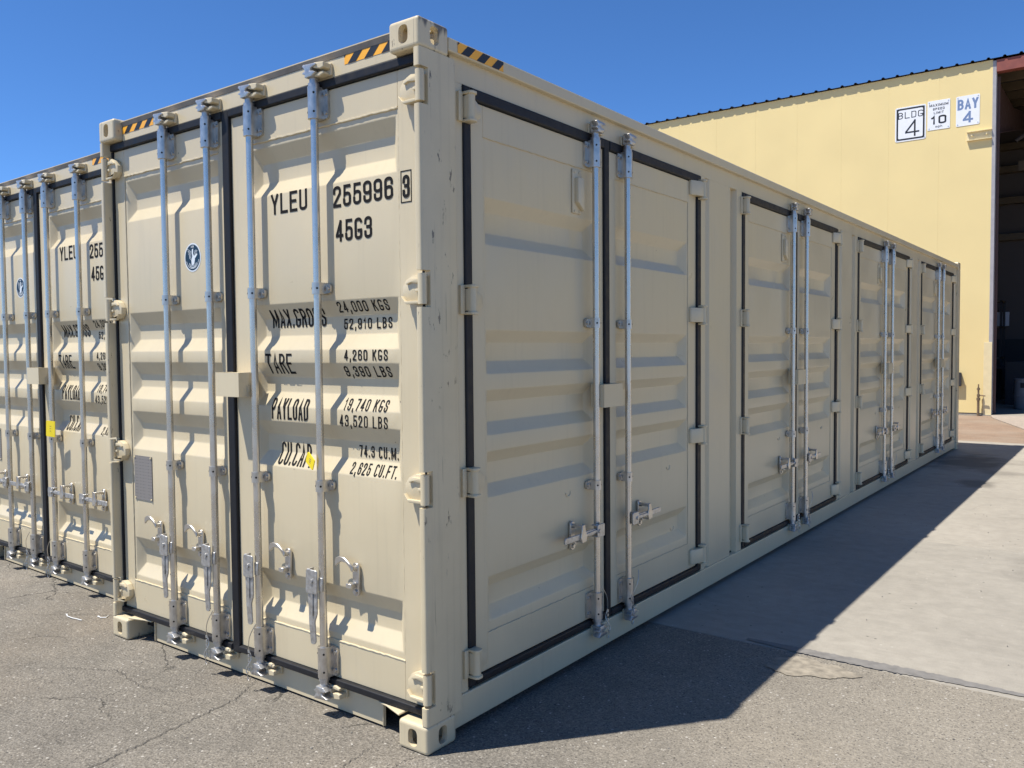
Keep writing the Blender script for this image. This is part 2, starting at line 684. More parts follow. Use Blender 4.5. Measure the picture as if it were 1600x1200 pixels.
            col = mix(rng(ad.outputs[0], 1.3, 1.75, st, 0), col, (.06, .052, .045))
        height = fine
        bd, bs = .002, .4
        rough = .8
    else:
        tone = mul(rng(noise(.8, 6, .65), .3, .7, .8, 1.2), rng(noise(40, 4, .7), .3, .7, .75, 1.25))
        col = mix(1.0, base, tone, 'MULTIPLY')
        grad = noise(.7, 5, .6)
        col = mix(rng(grad, .45, .6, 0, .55), col, (.29, .235, .18))
        height = noise(30, 5, .7)
        bd, bs = .02, .6
        rough = .95
    L(col, b.inputs['Base Color'])
    b.inputs['Roughness'].default_value = rough
    b.inputs['Specular IOR Level'].default_value = .3
    bp = N('ShaderNodeBump')
    bp.inputs['Strength'].default_value = bs
    bp.inputs['Distance'].default_value = bd
    L(height, bp.inputs['Height'])
    L(bp.outputs[0], b.inputs['Normal'])
    return m


M_ASPH = ground_mat('asphalt', (.178, .161, .134), 'asphalt')
M_CONC = ground_mat('concrete', (.322, .292, .243), 'concrete')
M_CONC2 = ground_mat('concrete_greyer', (.300, .275, .231), 'concrete')
M_DIRT = ground_mat('dirt', (.255, .178, .125), 'dirt')
M_SEAL = simple('grey_sealant', (.175, .165, .152), .8, var=.15, scale=20, bump=.3, bscale=120)
M_SPALL = simple('spalled_tan', (.245, .214, .166), .95, var=.30, scale=22, bump=.6, bscale=90)
M_CRACK = simple('dark_crack_grit', (.05, .046, .042), .95, var=.3, scale=30)  # dark tone of the crack strips
M_YWALL = simple('yellow_wall_paint', (.78, .62, .29), .5, var=.018, scale=1.2, bump=.05, bscale=30)
M_YTRIM = simple('cream_trim', (.74, .62, .36), .5, var=.05)
M_GTRIM = simple('pale_grey_trim', (.36, .345, .35), .45, var=.08)
M_ROOF = simple('brown_roof_sheet', (.085, .068, .058), .30, .35, var=.1)
M_RED = simple('red_oxide_steel', (.23, .062, .045), .6, var=.12)
M_PURLIN = simple('tan_purlin', (.10, .072, .04), .6, var=.15)
M_WEB = simple('brown_steel', (.11, .06, .05), .6, var=.12)
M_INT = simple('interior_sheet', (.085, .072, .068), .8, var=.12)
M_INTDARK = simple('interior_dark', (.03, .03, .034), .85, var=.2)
M_BARREL = simple('grey_plastic', (.20, .21, .23), .5, var=.08)
M_PIPE = simple('rusty_pipe', (.20, .14, .085), .6, .3, var=.3, scale=30)
M_SIGN = simple('sign_white', (.80, .81, .82), .35, var=.02)
M_SIGNBLUE = simple('sign_blue_ink', (.165, .235, .40), .45)
M_SIGNBLK = simple('sign_black_ink', (.02, .02, .022), .45)

# ------------------------------------------------------------------ stroke lettering (condensed grotesque)
def arc(cx, cy, rx, ry, a0, a1, n=7):
    return [(cx + rx * math.cos(math.radians(a0 + (a1 - a0) * i / n)), cy + ry * math.sin(math.radians(a0 + (a1 - a0) * i / n))) for i in range(n + 1)]


W_ = 1.0
R_ = .42
GLY = {
    'Y': [[(0, 1), (.5, .45), (.5, 0)], [(1, 1), (.5, .45)]],
    'L': [[(0, 1), (0, 0), (1, 0)]],
    'E': [[(1, 1), (0, 1), (0, 0), (1, 0)], [(0, .52), (.85, .52)]],
    'F': [[(1, 1), (0, 1), (0, 0)], [(0, .52), (.85, .52)]],
    'U': [[(0, 1)] + arc(.5, .14, .5, .14, 180, 360) + [(1, 1)]],
    '0': [arc(.5, .86, .5, .14, 0, 180) + arc(.5, .14, .5, .14, 180, 360) + [(1, .72)]],
    'O': [arc(.5, .86, .5, .14, 0, 180) + arc(.5, .14, .5, .14, 180, 360) + [(1, .8)]],
    'D': [[(0, 0), (0, 1)], [(.05, 1), (.5, 1)] + arc(.5, .85, .5, .15, 90, 0) + arc(.5, .15, .5, .15, 0, -90) + [(.05, 0)]],
    'C': [arc(.5, .86, .5, .14, 0, 180) + arc(.5, .14, .5, .14, 180, 360)],
    'G': [arc(.5, .86, .5, .14, 8, 180) + arc(.5, .14, .5, .14, 180, 360) + [(1, .40), (.55, .40)]],
    'S': [[(.97, .72)] + arc(.5, .86, .47, .14, 0, 180) + [(.03, .70), (.15, .56), (.85, .42), (.97, .30)] + arc(.5, .14, .47, .14, 0, -180) + [(.03, .28)]],
    '2': [[(0, .72)] + arc(.5, .86, .5, .14, 180, 0) + [(1, .66), (0, .10), (0, 0), (1, 0)]],
    '5': [[(.95, 1), (.1, 1), (.05, .52), (.2, .60)] + arc(.5, .48, .5, .13, 120, 0) + arc(.5, .14, .5, .14, 0, -180) + [(0, .27)]],
    '9': [[(0, .25)] + arc(.5, .14, .5, .14, 180, 360) + [(1, .5), (1, .8)] + arc(.5, .86, .5, .14, 0, 180), [(0, .84), (0, .57)] + arc(.5, .57, .5, .13, 180, 350)],
    '6': [[(1, .75)] + arc(.5, .86, .5, .14, 0, 180) + [(0, .5), (0, .2)] + arc(.5, .14, .5, .14, 180, 360), [(1, .16), (1, .43)] + arc(.5, .43, .5, .13, 0, 170)],
    '3': [[(0, .75)] + arc(.5, .86, .48, .14, 180, 0) + [(.97, .66)] + arc(.55, .62, .42, .09, 0, -90) + [(.35, .53)], [(.5, .53)] + arc(.55, .40, .45, .13, 90, 0) + arc(.5, .14, .5, .14, 0, -180) + [(0, .26)]],
    '4': [[(.72, 0), (.72, 1)], [(.72, .98), (0, .28), (0, .24)], [(.02, .24), (1.02, .24)]],
    '7': [[(0, 1), (1, 1), (.95, .85), (.45, 0)]],
    '1': [[(.15, .80), (.5, .88), (.62, 1), (.62, 0)]],
    'M': [[(0, 0), (0, 1)], [(.04, .96), (.5, .12), (.96, .96)], [(1, 1), (1, 0)]],
    'A': [[(0, 0), (.5, 1), (1, 0)], [(.18, .28), (.82, .28)]],
    'X': [[(0, 0), (1, 1)], [(0, 1), (1, 0)]],
    'R': [[(0, 0), (0, 1), (.55, 1)] + arc(.5, .77, .5, .23, 80, -80) + [(.5, .52), (0, .52)], [(.55, .52), (1, 0)]],
    'P': [[(0, 0), (0, 1), (.55, 1)] + arc(.5, .75, .5, .25, 80, -80) + [(.5, .48), (0, .48)]],
    'B': [[(0, 0), (0, 1)], [(.05, 1), (.5, 1)] + arc(.48, .77, .47, .23, 80, -80) + [(.45, .53), (.05, .53)], [(.45, .53)] + arc(.48, .27, .52, .26, 80, -80) + [(.4, 0), (.05, 0)]],
    'K': [[(0, 0), (0, 1)], [(1, 1), (.02, .40)], [(.35, .60), (1, 0)]],
    'I': [[(.5, 0), (.5, 1)]],
    'm': [[(0, 0), (0, .7)], [(0, .5), (.2, .7), (.45, .6), (.5, .45), (.5, 0)], [(.5, .5), (.7, .7), (.95, .6), (1, .45), (1, 0)]],
    'p': [[(0, -.3), (0, .7)], [(0, .6), (.5, .7), (1, .55), (1, .15), (.5, 0), (0, .1)]],
    'h': [[(0, 0), (0, 1)], [(0, .55), (.5, .7), (1, .55), (1, 0)]],
    'T': [[(.5, 0), (.5, 1)], [(-.05, 1), (1.05, 1)]],
    '.': [[(.5, 0), (.5, .06)]],
    ',': [[(.55, .08), (.55, -.02), (.2, -.2)]],
}
NARROW = {'.': .38, ',': .42, '1': .75, ' ': .45, 'I': .35, 'M': 1.35, 'm': 1.3}


def text_strokes(s, x0, x1, z0, h, sw, gap=.26):
    """list of ribbons in (x,z) per word, string stretched to fill x0..x1; widths include the stroke"""
    units = 0
    for i, ch in enumerate(s):
        units += NARROW.get(ch, 1.0) + (gap if i < len(s) - 1 else 0)
    k = (x1 - x0) / units
    x = x0
    words = [[]]
    for ch in s:
        w = NARROW.get(ch, 1.0)
        if ch == ' ':
            words.append([])
        ww = max(.001, w * k - sw)
        for st in GLY.get(ch, []):
            words[-1].append([(x + sw / 2 + p[0] * ww, z0 + sw / 2 + p[1] * (h - sw)) for p in st])
        x += (w + gap) * k
    return words


def ribbon(pts, sw):
    P = []
    for p in pts:
        v = Vector(p)
        if not P or (v - P[-1]).length > 1e-5:
            P.append(v)
    n = len(P)
    L, R = [], []
    for i in range(n):
        a = (P[i] - P[i - 1]).normalized() if i > 0 else None
        b = (P[i + 1] - P[i]).normalized() if i < n - 1 else None
        if a is None:
            a = b
        if b is None:
            b = a
        na, nb = Vector((-a.y, a.x)), Vector((-b.y, b.x))
        m = (na + nb)
        if m.length < .2:
            m = na
        m.normalize()
        c = max(.45, m.dot(na))
        q = P[i].copy()
        if i == 0:
            q = q - b * sw * .5
        if i == n - 1:
            q = q + a * sw * .5
        L.append(q + m * (sw / 2 / c))
        R.append(q - m * (sw / 2 / c))
    return L, R


def lettering(name, s, x0, x1, z0, h, sw, parent, surf, mat, lift=.0012, gap=.26):
    """surf(z)->y; one object per word, draped over the pressed sheet"""
    zs = surf.breaks
    k = 0
    for word in text_strokes(s, x0, x1, z0, h, sw, gap):
        mb = MB()
        bm = mb.bm
        for st in word:
            k += 1
            L, R = ribbon(st, sw)
            b2 = bmesh.new()
            lv = [b2.verts.new((p.x, 0, p.y)) for p in L]
            rv = [b2.verts.new((p.x, 0, p.y)) for p in R]
            for i in range(len(L) - 1):
                try:
                    b2.faces.new([lv[i], lv[i + 1], rv[i + 1], rv[i]])
                except ValueError:
                    pass
            for zc in zs:
                if z0 - .02 < zc < z0 + h + .02:
                    bmesh.ops.bisect_plane(b2, geom=b2.verts[:] + b2.edges[:] + b2.faces[:], plane_co=(0, 0, zc), plane_no=(0, 0, 1))
            off = lift + (k % 3) * .0003
            mp = {}
            for v in b2.verts:
                mp[v] = bm.verts.new((v.co.x, surf(v.co.z) - off, v.co.z))
            for f in b2.faces:
                nf = bm.faces.new([mp[v] for v in f.verts])
                nf.normal_update()
                if nf.normal.y > 0:
                    nf.normal_flip()
            b2.free()
        part(name, mb, mat, parent)


class Profile:
    """pressed-panel depth as a function of height"""
    def __init__(self, base, depth, grooves, slope):
        self.base, self.depth, self.g, self.s = base, depth, grooves, slope
        self.breaks = []
        for t, b in grooves:
            self.breaks += [t, t - slope, b + slope, b]

    def d(self, z):
        for t, b in self.g:
            if b < z < t:
                return min(1, (t - z) / self.s, (z - b) / self.s)
        return 0.0

    def __call__(self, z):
        return self.base + self.depth * self.d(z)


def panel_mesh(name, x0, x1, z0, z1, prof, mat, e0=.014, e1=.056):
    bm = bmesh.new()
    xs = [(x0, 0), (x0 + e0, 0), (x0 + e1, 1), (x1 - e1, 1), (x1 - e0, 0), (x1, 0)]
    zs = [z0] + sorted(prof.breaks) + [z1]
    zd = []
    for z in zs:
        dd = 0
        for t, b in prof.g:
            if b + 1e-6 < z < t - 1e-6:
                dd = 1
        zd.append((z, dd))
    V = [[bm.verts.new((x, prof.base + prof.depth * a * d, z)) for x, a in xs] for z, d in zd]
    Dp = [[a * d for x, a in xs] for z, d in zd]
    for j in range(len(zd) - 1):
        for i in range(len(xs) - 1):
            q = [V[j][i], V[j][i + 1], V[j + 1][i + 1], V[j + 1][i]]
            dq = [Dp[j][i], Dp[j][i + 1], Dp[j + 1][i + 1], Dp[j + 1][i]]
            if sum(dq) == 1:
                k = dq.index(1)
                bm.faces.new([q[k], q[(k + 1) % 4], q[(k + 2) % 4]])
                bm.faces.new([q[k], q[(k + 2) % 4], q[(k + 3) % 4]])
            else:
                bm.faces.new(q)
    bm.normal_update()
    es = [e for e in bm.edges if len(e.link_faces) == 2 and e.calc_face_angle(0) > math.radians(14)]
    bmesh.ops.bevel(bm, geom=es, offset=.0045, offset_type='OFFSET', segments=2, profile=.5, affect='EDGES', clamp_overlap=True)
    me = bpy.data.meshes.new(name)
    bm.to_mesh(me)
    bm.free()
    me.materials.append(mat)
    for p in me.polygons:
        p.use_smooth = True
    me.set_sharp_from_angle(angle=math.radians(24))
    return me


def weld(mb, p0, p1, r=.0035, step=.018):
    p0, p1 = Vector(p0), Vector(p1)
    n = max(3, int((p1 - p0).length / step))
    path = []
    for i in range(n + 1):
        p = p0.lerp(p1, i / n)
        path.append(p + Vector((random.uniform(-1, 1), random.uniform(-.4, .4), random.uniform(-1, 1))) * .0016)
    mb.tube(path, r, 6)

# ------------------------------------------------------------------ shared hardware meshes (door space: front is -y, door skin at y=.065)
def hat(mb, r, h, fl, holes=2, bolt_dz=.04):
    z0, z1 = -h / 2, h / 2
    mb.cyl((0, .02, z0), (0, .02, z1), r, 20)
    mb.box(-r * .99, r * .99, .021, .0605, z0 + .001, z1 - .001)
    mb.poly(round2d([(-fl, z0 + .004), (fl, z0 + .004), (fl, z1 - .004), (-fl, z1 - .004)], .014, 3), 'y', .0495, .0618)
    for s in (-1, 1):
        for dz in ((-bolt_dz, bolt_dz) if holes == 2 else (0,)):
            mb.cyl((s * (r + fl) / 2, .0495, dz), (s * (r + fl) / 2, .043, dz), .0085, 10)
    mb.mi = 1
    for sx in (-1, 1):
        for dz in ((-bolt_dz, bolt_dz) if holes == 2 else (0,)):
            a = math.radians(-90 + sx * 47)
            d = Vector((math.cos(a), math.sin(a), 0))
            c = Vector((0, .02, dz))
            mb.cyl(c + d * (r - .003), c + d * (r + .0012), .0048, 10)
    mb.mi = 0


_mb = MB(); hat(_mb, .0275, .136, .053)
ME_GUIDE = _mb.mesh('bar_guide', [M_GALV, M_DARK])
_mb = MB(); hat(_mb, .0235, .050, .049, 1)
ME_CLAMP = _mb.mesh('bar_clamp', [M_GALV, M_DARK])


def cam_mesh(sg):
    mb = MB()
    mb.cyl((0, .02, 0), (0, .02, sg * .014), .0245, 18)
    mb.cyl((0, .02, sg * .014), (0, .02, sg * .046), .0185, 16)
    pts = [(-.022, .036), (.026, .036), (.036, .046), (.046, .05), (.030, .058), (.012, .060), (.016, .072), (.052, .082), (.044, .088),
           (-.030, .093), (-.038, .088), (-.024, .073), (-.020, .064), (-.037, .060), (-.036, .054), (-.020, .048)]
    mb.poly([(a, sg * b) for a, b in pts], 'y', -.012, .022)
    mb.poly([(a * .72, sg * b) for a, b in pts[:10]] + [(-.018, sg * .088), (-.018, sg * .04)], 'y', .022, .040)
    mb.bevel(.003, 2)
    return mb.mesh('cam', M_GALVD)


def keeper_mesh(sg):
    mb = MB()
    mb.box(-.014, .092, .046, .0605, sg * .038 if sg > 0 else sg * .090, sg * .090 if sg > 0 else sg * .038)
    mb.poly([(.024, sg * .072), (.070, sg * .060), (.090, sg * .064), (.090, sg * .086), (.066, sg * .090), (.030, sg * .094)], 'y', .006, .047)
    mb.poly([(.012, sg * .038), (.056, sg * .032), (.084, sg * .040), (.080, sg * .052), (.044, sg * .050)], 'y', .012, .047)
    mb.bevel(.004, 2)
    return mb.mesh('cam_keeper', M_PAINT)


ME_CAM = {1: cam_mesh(1), -1: cam_mesh(-1)}
ME_KEEP = {1: keeper_mesh(1), -1: keeper_mesh(-1)}


def bar_mesh(z0, z1):
    mb = MB()
    mb.cyl((0, .02, z0), (0, .02, z1), .0170, 24)
    return mb.mesh('locking_bar', M_BAR)


ME_BAR_END = bar_mesh(.30, 2.61)
ME_BAR_SIDE = bar_mesh(.34, 2.545)


def hanging_handle_mesh():
    mb = MB()
    mb.poly(round2d([(-.084, -.045), (-.010, -.045), (-.008, .062), (-.080, .062)], .012, 3), 'y', -.020, -.013)
    mb.poly(round2d([(-.084, -.045), (-.076, -.045), (-.072, .062), (-.080, .062)], .002, 2), 'y', -.013, .020)
    mb.poly(round2d([(-.078, -.040), (-.018, -.040), (-.020, -.135), (-.036, -.172), (-.030, -.262), (-.042, -.274), (-.064, -.272), (-.074, -.176), (-.074, -.135)], .008, 3), 'y', -.0125, -.0045)
    mb.poly(round2d([(-.054, -.035), (-.040, -.035), (-.042, -.145), (-.052, -.145)], .004, 2), 'y', -.018, -.0126)
    mb.cyl((-.044, -.021, .012), (-.044, -.0255, .012), .010, 12)
    mb.box(-.012, .014, -.008, .004, -.03, .03)
    mb.bevel(.0018, 1)
    return mb.mesh('handle', M_GALVD)


def closed_handle_mesh(d):
    """d=+1: handle swings to +x"""
    mb = MB()
    mb.poly(round2d([(d * -.016, -.036), (d * .052, -.036), (d * .052, .030), (d * -.016, .030)], .010, 3), 'y', -.017, -.009)
    mb.box(min(d * .022, d * .056), max(d * .022, d * .056), -.009, .022, -.034, -.029)
    mb.box(min(d * .022, d * .056), max(d * .022, d * .056), -.009, .022, .023, .028)
    pts = [(.030, -.016), (.030, .011), (.16, .013), (.21, .009), (.335, .010), (.338, -.020), (.215, -.019), (.16, -.015)]
    mb.poly(round2d([(d * a, b) for a, b in pts], .006, 3), 'y', -.006, .004)
    mb.poly([(d * a, b) for a, b in [(.05, -.008), (.05, .006), (.20, .002), (.20, -.012)]], 'y', -.012, -.0061)
    mb.cyl((d * .036, -.018, -.004), (d * .036, -.022, -.004), .010, 12)
    mb.bevel(.0018, 1)
    return mb.mesh('handle', M_GALVD)


def retainer_mesh(open_):
    """open_: keeper arm raised to upper left; else hooked over a closed handle"""
    mb = MB()
    mb.poly(round2d([(-.019, -.073), (.019, -.073), (.019, .073), (-.019, .073)], .018, 4), 'y', .048, .0618)
    mb.cyl((0, .049, -.052), (0, .040, -.052), .010, 12)
    mb.cyl((0, .049, .050), (0, .030, .050), .012, 12)
    mb.box(-.030, .004, .018, .049, -.034, -.014)
    if open_:
        path = [(.010, .040), (-.016, .064), (-.034, .074), (-.060, .076), (-.080, .066), (-.098, .050), (-.100, .074), (-.094, .088), (-.074, .098), (-.040, .096), (-.010, .076), (.012, .062)]
        mb.poly(path, 'y', .020, .031)
    else:
        path = [(-.014, .062), (.014, .062), (.020, .028), (.034, .004), (.026, -.026), (-.014, -.030), (-.022, .0), (-.014, .03)]
        mb.poly(path, 'y', -.016, -.0065)
        mb.box(-.010, .010, -.0065, .049, .044, .060)
        mb.box(-.012, .020, -.006, .030, -.030, -.022)
    mb.bevel(.0022, 1)
    return mb.mesh('handle_retainer', M_GALV)


ME_HHANG = hanging_handle_mesh()
ME_HCLOSED = {1: closed_handle_mesh(1), -1: closed_handle_mesh(-1)}
ME_RET = {True: retainer_mesh(True), False: retainer_mesh(False)}


def end_hinge_mesh(mir):
    mb = MB()
    s = -1 if mir else 1
    X = lambda x: (-2.438 - x) if mir else x
    mb.cyl((X(-.0165), .022, -.060), (X(-.0165), .022, .060), .0178, 16)
    pts = [(-.0165, -.050), (-.0165, .050), (-.075, .056), (-.112, .040), (-.133, .012), (-.133, -.022), (-.108, -.050)]
    mb.poly([(X(a), b) for a, b in pts], 'y', .033, .0605)
    mb.poly([(X(a), b) for a, b in [(-.036, .022), (-.036, .042), (-.088, .044), (-.108, .026), (-.104, .020), (-.084, .028)]], 'y', .024, .034)
    mb.poly([(X(a), b) for a, b in [(-.036, -.010), (-.036, .002), (-.058, .002), (-.058, -.010)]], 'y', .025, .034)
    mb.poly([(X(a), b) for a, b in [(-.030, -.058), (-.030, -.046), (-.108, -.046), (-.128, -.024), (-.120, -.036), (-.100, -.058)]], 'y', .016, .034)
    mb.bevel(.003, 2)
    return mb.mesh('hinge', M_PAINT)


def side_hinge_mesh(right):
    """in door space, u=0 at the gasket centre; leaf lies to +u for the left hinge column"""
    mb = MB()
    s = -1 if right else 1
    mb.cyl((0, .026, -.050), (0, .026, .050), .0195, 16)
    mb.box(-.0195 if s > 0 else -.0215, .0215 if s > 0 else .0195, .027, .062, -.046, .046)
    for z in (-.056, .056):
        mb.poly(round2d([(-.024, .010), (-.012, .001), (.012, .001), (.024, .012), (.024, .064), (-.024, .064)], .003, 2) if s > 0 else round2d([(-.024, .012), (-.012, .001), (.012, .001), (.024, .010), (.024, .064), (-.024, .064)], .003, 2), 'z', z - .006, z + .006)
    if right:
        mb.poly(round2d([(.012, .012), (-.06, .020), (-.132, .046), (-.134, .0605), (.012, .0605)], [.004, .03, .01, 0, 0], 4), 'z', -.045, .045)
        mb.box(.0, .088, .040, .064, -.052, .052)
    else:
        pts = [(s * .008, -.044), (s * .008, .044), (s * .045, .040), (s * .082, .016), (s * .082, -.026), (s * .05, -.042)]
        mb.poly(pts, 'y', .036, .0605)
        mb.box(*sorted((s * -.024, s * -.050)), .046, .064, -.060, .060)
    mb.bevel(.003, 2)
    return mb.mesh('hinge', M_PAINT)


ME_EHINGE = {False: end_hinge_mesh(False), True: end_hinge_mesh(True)}
ME_SHINGE = {False: side_hinge_mesh(False), True: side_hinge_mesh(True)}


def lockbox_mesh(w, d, h, face):
    mb = MB()
    # folded steel hood, open below, with a lip
    mb.box(-w / 2, w / 2, face, face + .005, -h / 2, h / 2)
    mb.box(w / 2 - .005, w / 2, face + .005, .0615, -h / 2, h / 2)
    mb.box(-w / 2, -w / 2 + .005, face + .005, .0615, -h / 2, h / 2)
    mb.box(-w / 2 + .005, w / 2 - .005, face + .005, .0615, h / 2 - .007, h / 2 - .002)
    mb.box(w / 2 - .012, w / 2 + .006, face + .045, face + .062, -h / 2 + .02, -h / 2 + .05)
    return mb.mesh('lock_box', M_PAINT)


ME_LOCK_END = lockbox_mesh(.183, .11, .114, -.048)
ME_LOCK_SIDE = lockbox_mesh(.190, .10, .118, -.018)

# ------------------------------------------------------------------ corner casting by boolean
def casting_mesh():
    """near upper right casting: x -.162..0, y 0..178, z 0..118 (front -y, outer side +x)"""
    mb = MB()
    mb.box(-.162, 0, 0, .178, 0, .118)
    mb.bevel(.015, 4)
    a = link('tmp_a', mb.mesh('tmp_a', M_SCUFF))
    c = MB()
    c.poly(round2d([(-.106, .024), (-.056, .024), (-.056, .096), (-.106, .096)], .026, 6), 'y', -.02, .09)
    c.poly(round2d([(.066, .024), (.118, .024), (.118, .096), (.066, .096)], .026, 6), 'x', -.085, .02)
    c.poly(round2d([(-.112, .038), (-.050, .038), (-.050, .142), (-.112, .142)], .03, 6), 'z', .05, .14)
    c.box(-.136, -.026, .026, .150, .014, .104)
    cs = []
    bm = c.bm
    b = link('tmp_b', c.mesh('tmp_b', M_SCUFF))
    md = a.modifiers.new('b', 'BOOLEAN')
    md.object = b
    md.operation = 'DIFFERENCE'
    md.solver = 'EXACT'
    md.use_self = True
    dg = bpy.context.evaluated_depsgraph_get()
    dg.update()
    me = bpy.data.meshes.new_from_object(a.evaluated_get(dg))
    me.name = 'corner_casting'
    ma, mbb = a.data, b.data
    bpy.data.objects.remove(a)
    bpy.data.objects.remove(b)
    for p in me.polygons:
        p.use_smooth = False
    return me


ME_CAST = casting_mesh()


def cast_variant(fx, fy, fz):
    me = ME_CAST.copy()
    for v in me.vertices:
        if fx:
            v.co.x = -2.438 - v.co.x
        if fy:
            v.co.y = 12.192 - v.co.y
        if fz:
            v.co.z = .118 - v.co.z
        else:
            v.co.z = v.co.z + 2.778
    if (int(fx) + int(fy) + int(fz)) % 2:
        me.flip_normals()
    return me


CASTS = [cast_variant(fx, fy, fz) for fx in (0, 1) for fy in (0, 1) for fz in (0, 1)]

# ------------------------------------------------------------------ container parts
HZ = (2.635, 1.852, 1.062, .262)            # end-door hinge heights
END = Profile(.0665, .036, [(2.557, 2.335), (1.831, 1.618), (1.559, 1.357), (1.287, 1.076), (.577, .363)], .066)
SIDE = Profile(.0665, .043, [(2.268, 2.066), (1.698, 1.506), (1.437, 1.238), (1.168, .965), (.617, .421)], .055)


def post_mesh(mir):
    mb = MB()
    X = lambda x: (-2.438 - x) if mir else x
    full = round2d([(-.033, .002), (0, .002), (0, .214), (-.05, .214), (-.05, .092), (-.033, .092)], [.010, .013, .006, 0, 0, 0], 4)
    cut = round2d([(-.033, .056), (0, .052), (0, .214), (-.05, .214), (-.05, .092), (-.033, .092)], [0, .003, .006, 0, 0, 0], 4)
    zs = [2.778]
    for h in HZ:
        zs += [h + .072, h - .072]
    zs.append(.118)
    for i in range(len(zs) - 1):
        pts = full if i % 2 == 0 else cut
        mb.poly([(X(a), b) for a, b in pts], 'z', zs[i + 1], zs[i])
    me = mb.mesh('corner_post', M_SCUFF, 30)
    return me


ME_POST = {False: post_mesh(False), True: post_mesh(True)}


def far_post_mesh(mir):
    mb = MB()
    X = lambda x: (-2.438 - x) if mir else x
    mb.poly([(X(a), 12.192 - b) for a, b in round2d([(-.12, .002), (0, .002), (0, .178), (-.05, .178), (-.05, .06), (-.12, .06)], [0, .012, .006, 0, 0, 0], 3)], 'z', .118, 2.778)
    return mb.mesh('corner_post', M_SCUFF, 30)


ME_FPOST = {False: far_post_mesh(False), True: far_post_mesh(True)}


def corr_wall(name, axis, a0, a1, plane, sgn, z0, z1):
    """trapezoid corrugated sheet wall running along axis ('y' or 'x')"""
    mb = MB()
    pts = []
    a = a0
    p, d = .278, .036 * sgn
    while a < a1 - .01:
        for da, dd in ((0, 0), (.072, 0), (.140, d), (.210, d), (p, 0)):
            if a + da <= a1:
                pts.append((a + da, plane + dd))
        a += p
    V0, V1 = [], []
    for s, n in pts:
        xy = (n, s) if axis == 'y' else (s, n)
        V0.append(mb.bm.verts.new((*xy, z0)))
        V1.append(mb.bm.verts.new((*xy, z1)))
    for i in range(len(pts) - 1):
        mb._f([V0[i], V0[i + 1], V1[i + 1], V1[i]])
    return mb.mesh(name, M_STEELWALL)


def hazard(name, parent, horiz, u0, u1, z0, z1, y, side=False, lean=1):
    """amber tape with slanted black bars, each a thin piece"""
    base = MB()
    mats = [M_YELLOWTAPE, M_TAPEBLK]

    def put(pts, off):
        if side:
            vv = [base.bm.verts.new((y + off, a, b)) for a, b in pts]
        else:
            vv = [base.bm.verts.new((a, y - off, b)) for a, b in pts]
        f = base._f(vv)
        f.normal_update()
        want = Vector((1, 0, 0)) if side else Vector((0, -1, 0))
        if f.normal.dot(want) < 0:
            f.normal_flip()
    put([(u0, z0), (u1, z0), (u1, z1), (u0, z1)], .0012)
    base.mi = 1
    h = z1 - z0
    p = .100
    w = .050
    sl = h * 1.05 * lean
    u = u0 - p + .02
    while u < u1:
        poly = [(u, z0), (u + w, z0), (u + w + sl, z1), (u + sl, z1)]
        # clip in u
        def clip(poly, lim, keep_ge):
            out = []
            for i in range(len(poly)):
                a, b = poly[i - 1], poly[i]
                ia = (a[0] >= lim) == keep_ge or a[0] == lim
                ib = (b[0] >= lim) == keep_ge or b[0] == lim
                if ia != ib:
                    t = (lim - a[0]) / (b[0] - a[0])
                    out.append((lim, a[1] + (b[1] - a[1]) * t))
                if ib:
                    out.append(b)
            return out
        poly = clip(poly, u0, True)
        if len(poly) > 2:
            poly = clip(poly, u1, False)
        if len(poly) > 2:
            put(poly, .0020)
        u += p
    return link(name, base.mesh(name, mats), parent)


def text_all(parent):
    S1 = .0136
    lettering('lettering', 'YLEU', -1.003, -.748, 2.243, .094, S1, parent, END, M_BLACK)
    lettering('lettering', '255996', -.574, -.212, 2.229, .092, S1, parent, END, M_BLACK)
    lettering('lettering', '45G3', -.561, -.337, 2.082, .092, S1, parent, END, M_BLACK)
    S2, S3 = .0106, .0066
    for t, x0, x1, z0, h, sw in (
            ('MAX.GROSS', -1.053, -.672, 1.722, .084, S2), ('24,000 KGS', -.574, -.262, 1.779, .046, S3), ('52,910 LBS', -.558, -.262, 1.706, .046, S3),
            ('TARE', -1.068, -.876, 1.508, .094, S2), ('4,260 KGS', -.521, -.256, 1.570, .047, S3), ('9,390 LBS', -.538, -.256, 1.500, .046, S3),
            ('PAYLOAD', -1.029, -.768, 1.297, .098, S2), ('19,740 KGS', -.537, -.268, 1.356, .050, S3), ('43,520 LBS', -.557, -.262, 1.284, .052, S3),
            ('CU.CAP.', -1.004, -.770, 1.084, .104, S2), ('74.3 CU.M.', -.474, -.236, 1.154, .050, S3), ('2,625 CU.FT.', -.503, -.222, 1.080, .050, S3)):
        lettering('lettering', t, x0, x1, z0, h, sw, parent, END, M_BLACK, gap=.26 if sw == S2 else .42)


class FlatY:
    breaks = []
    def __init__(self, y):
        self.y = y
    def __call__(self, z):
        return self.y


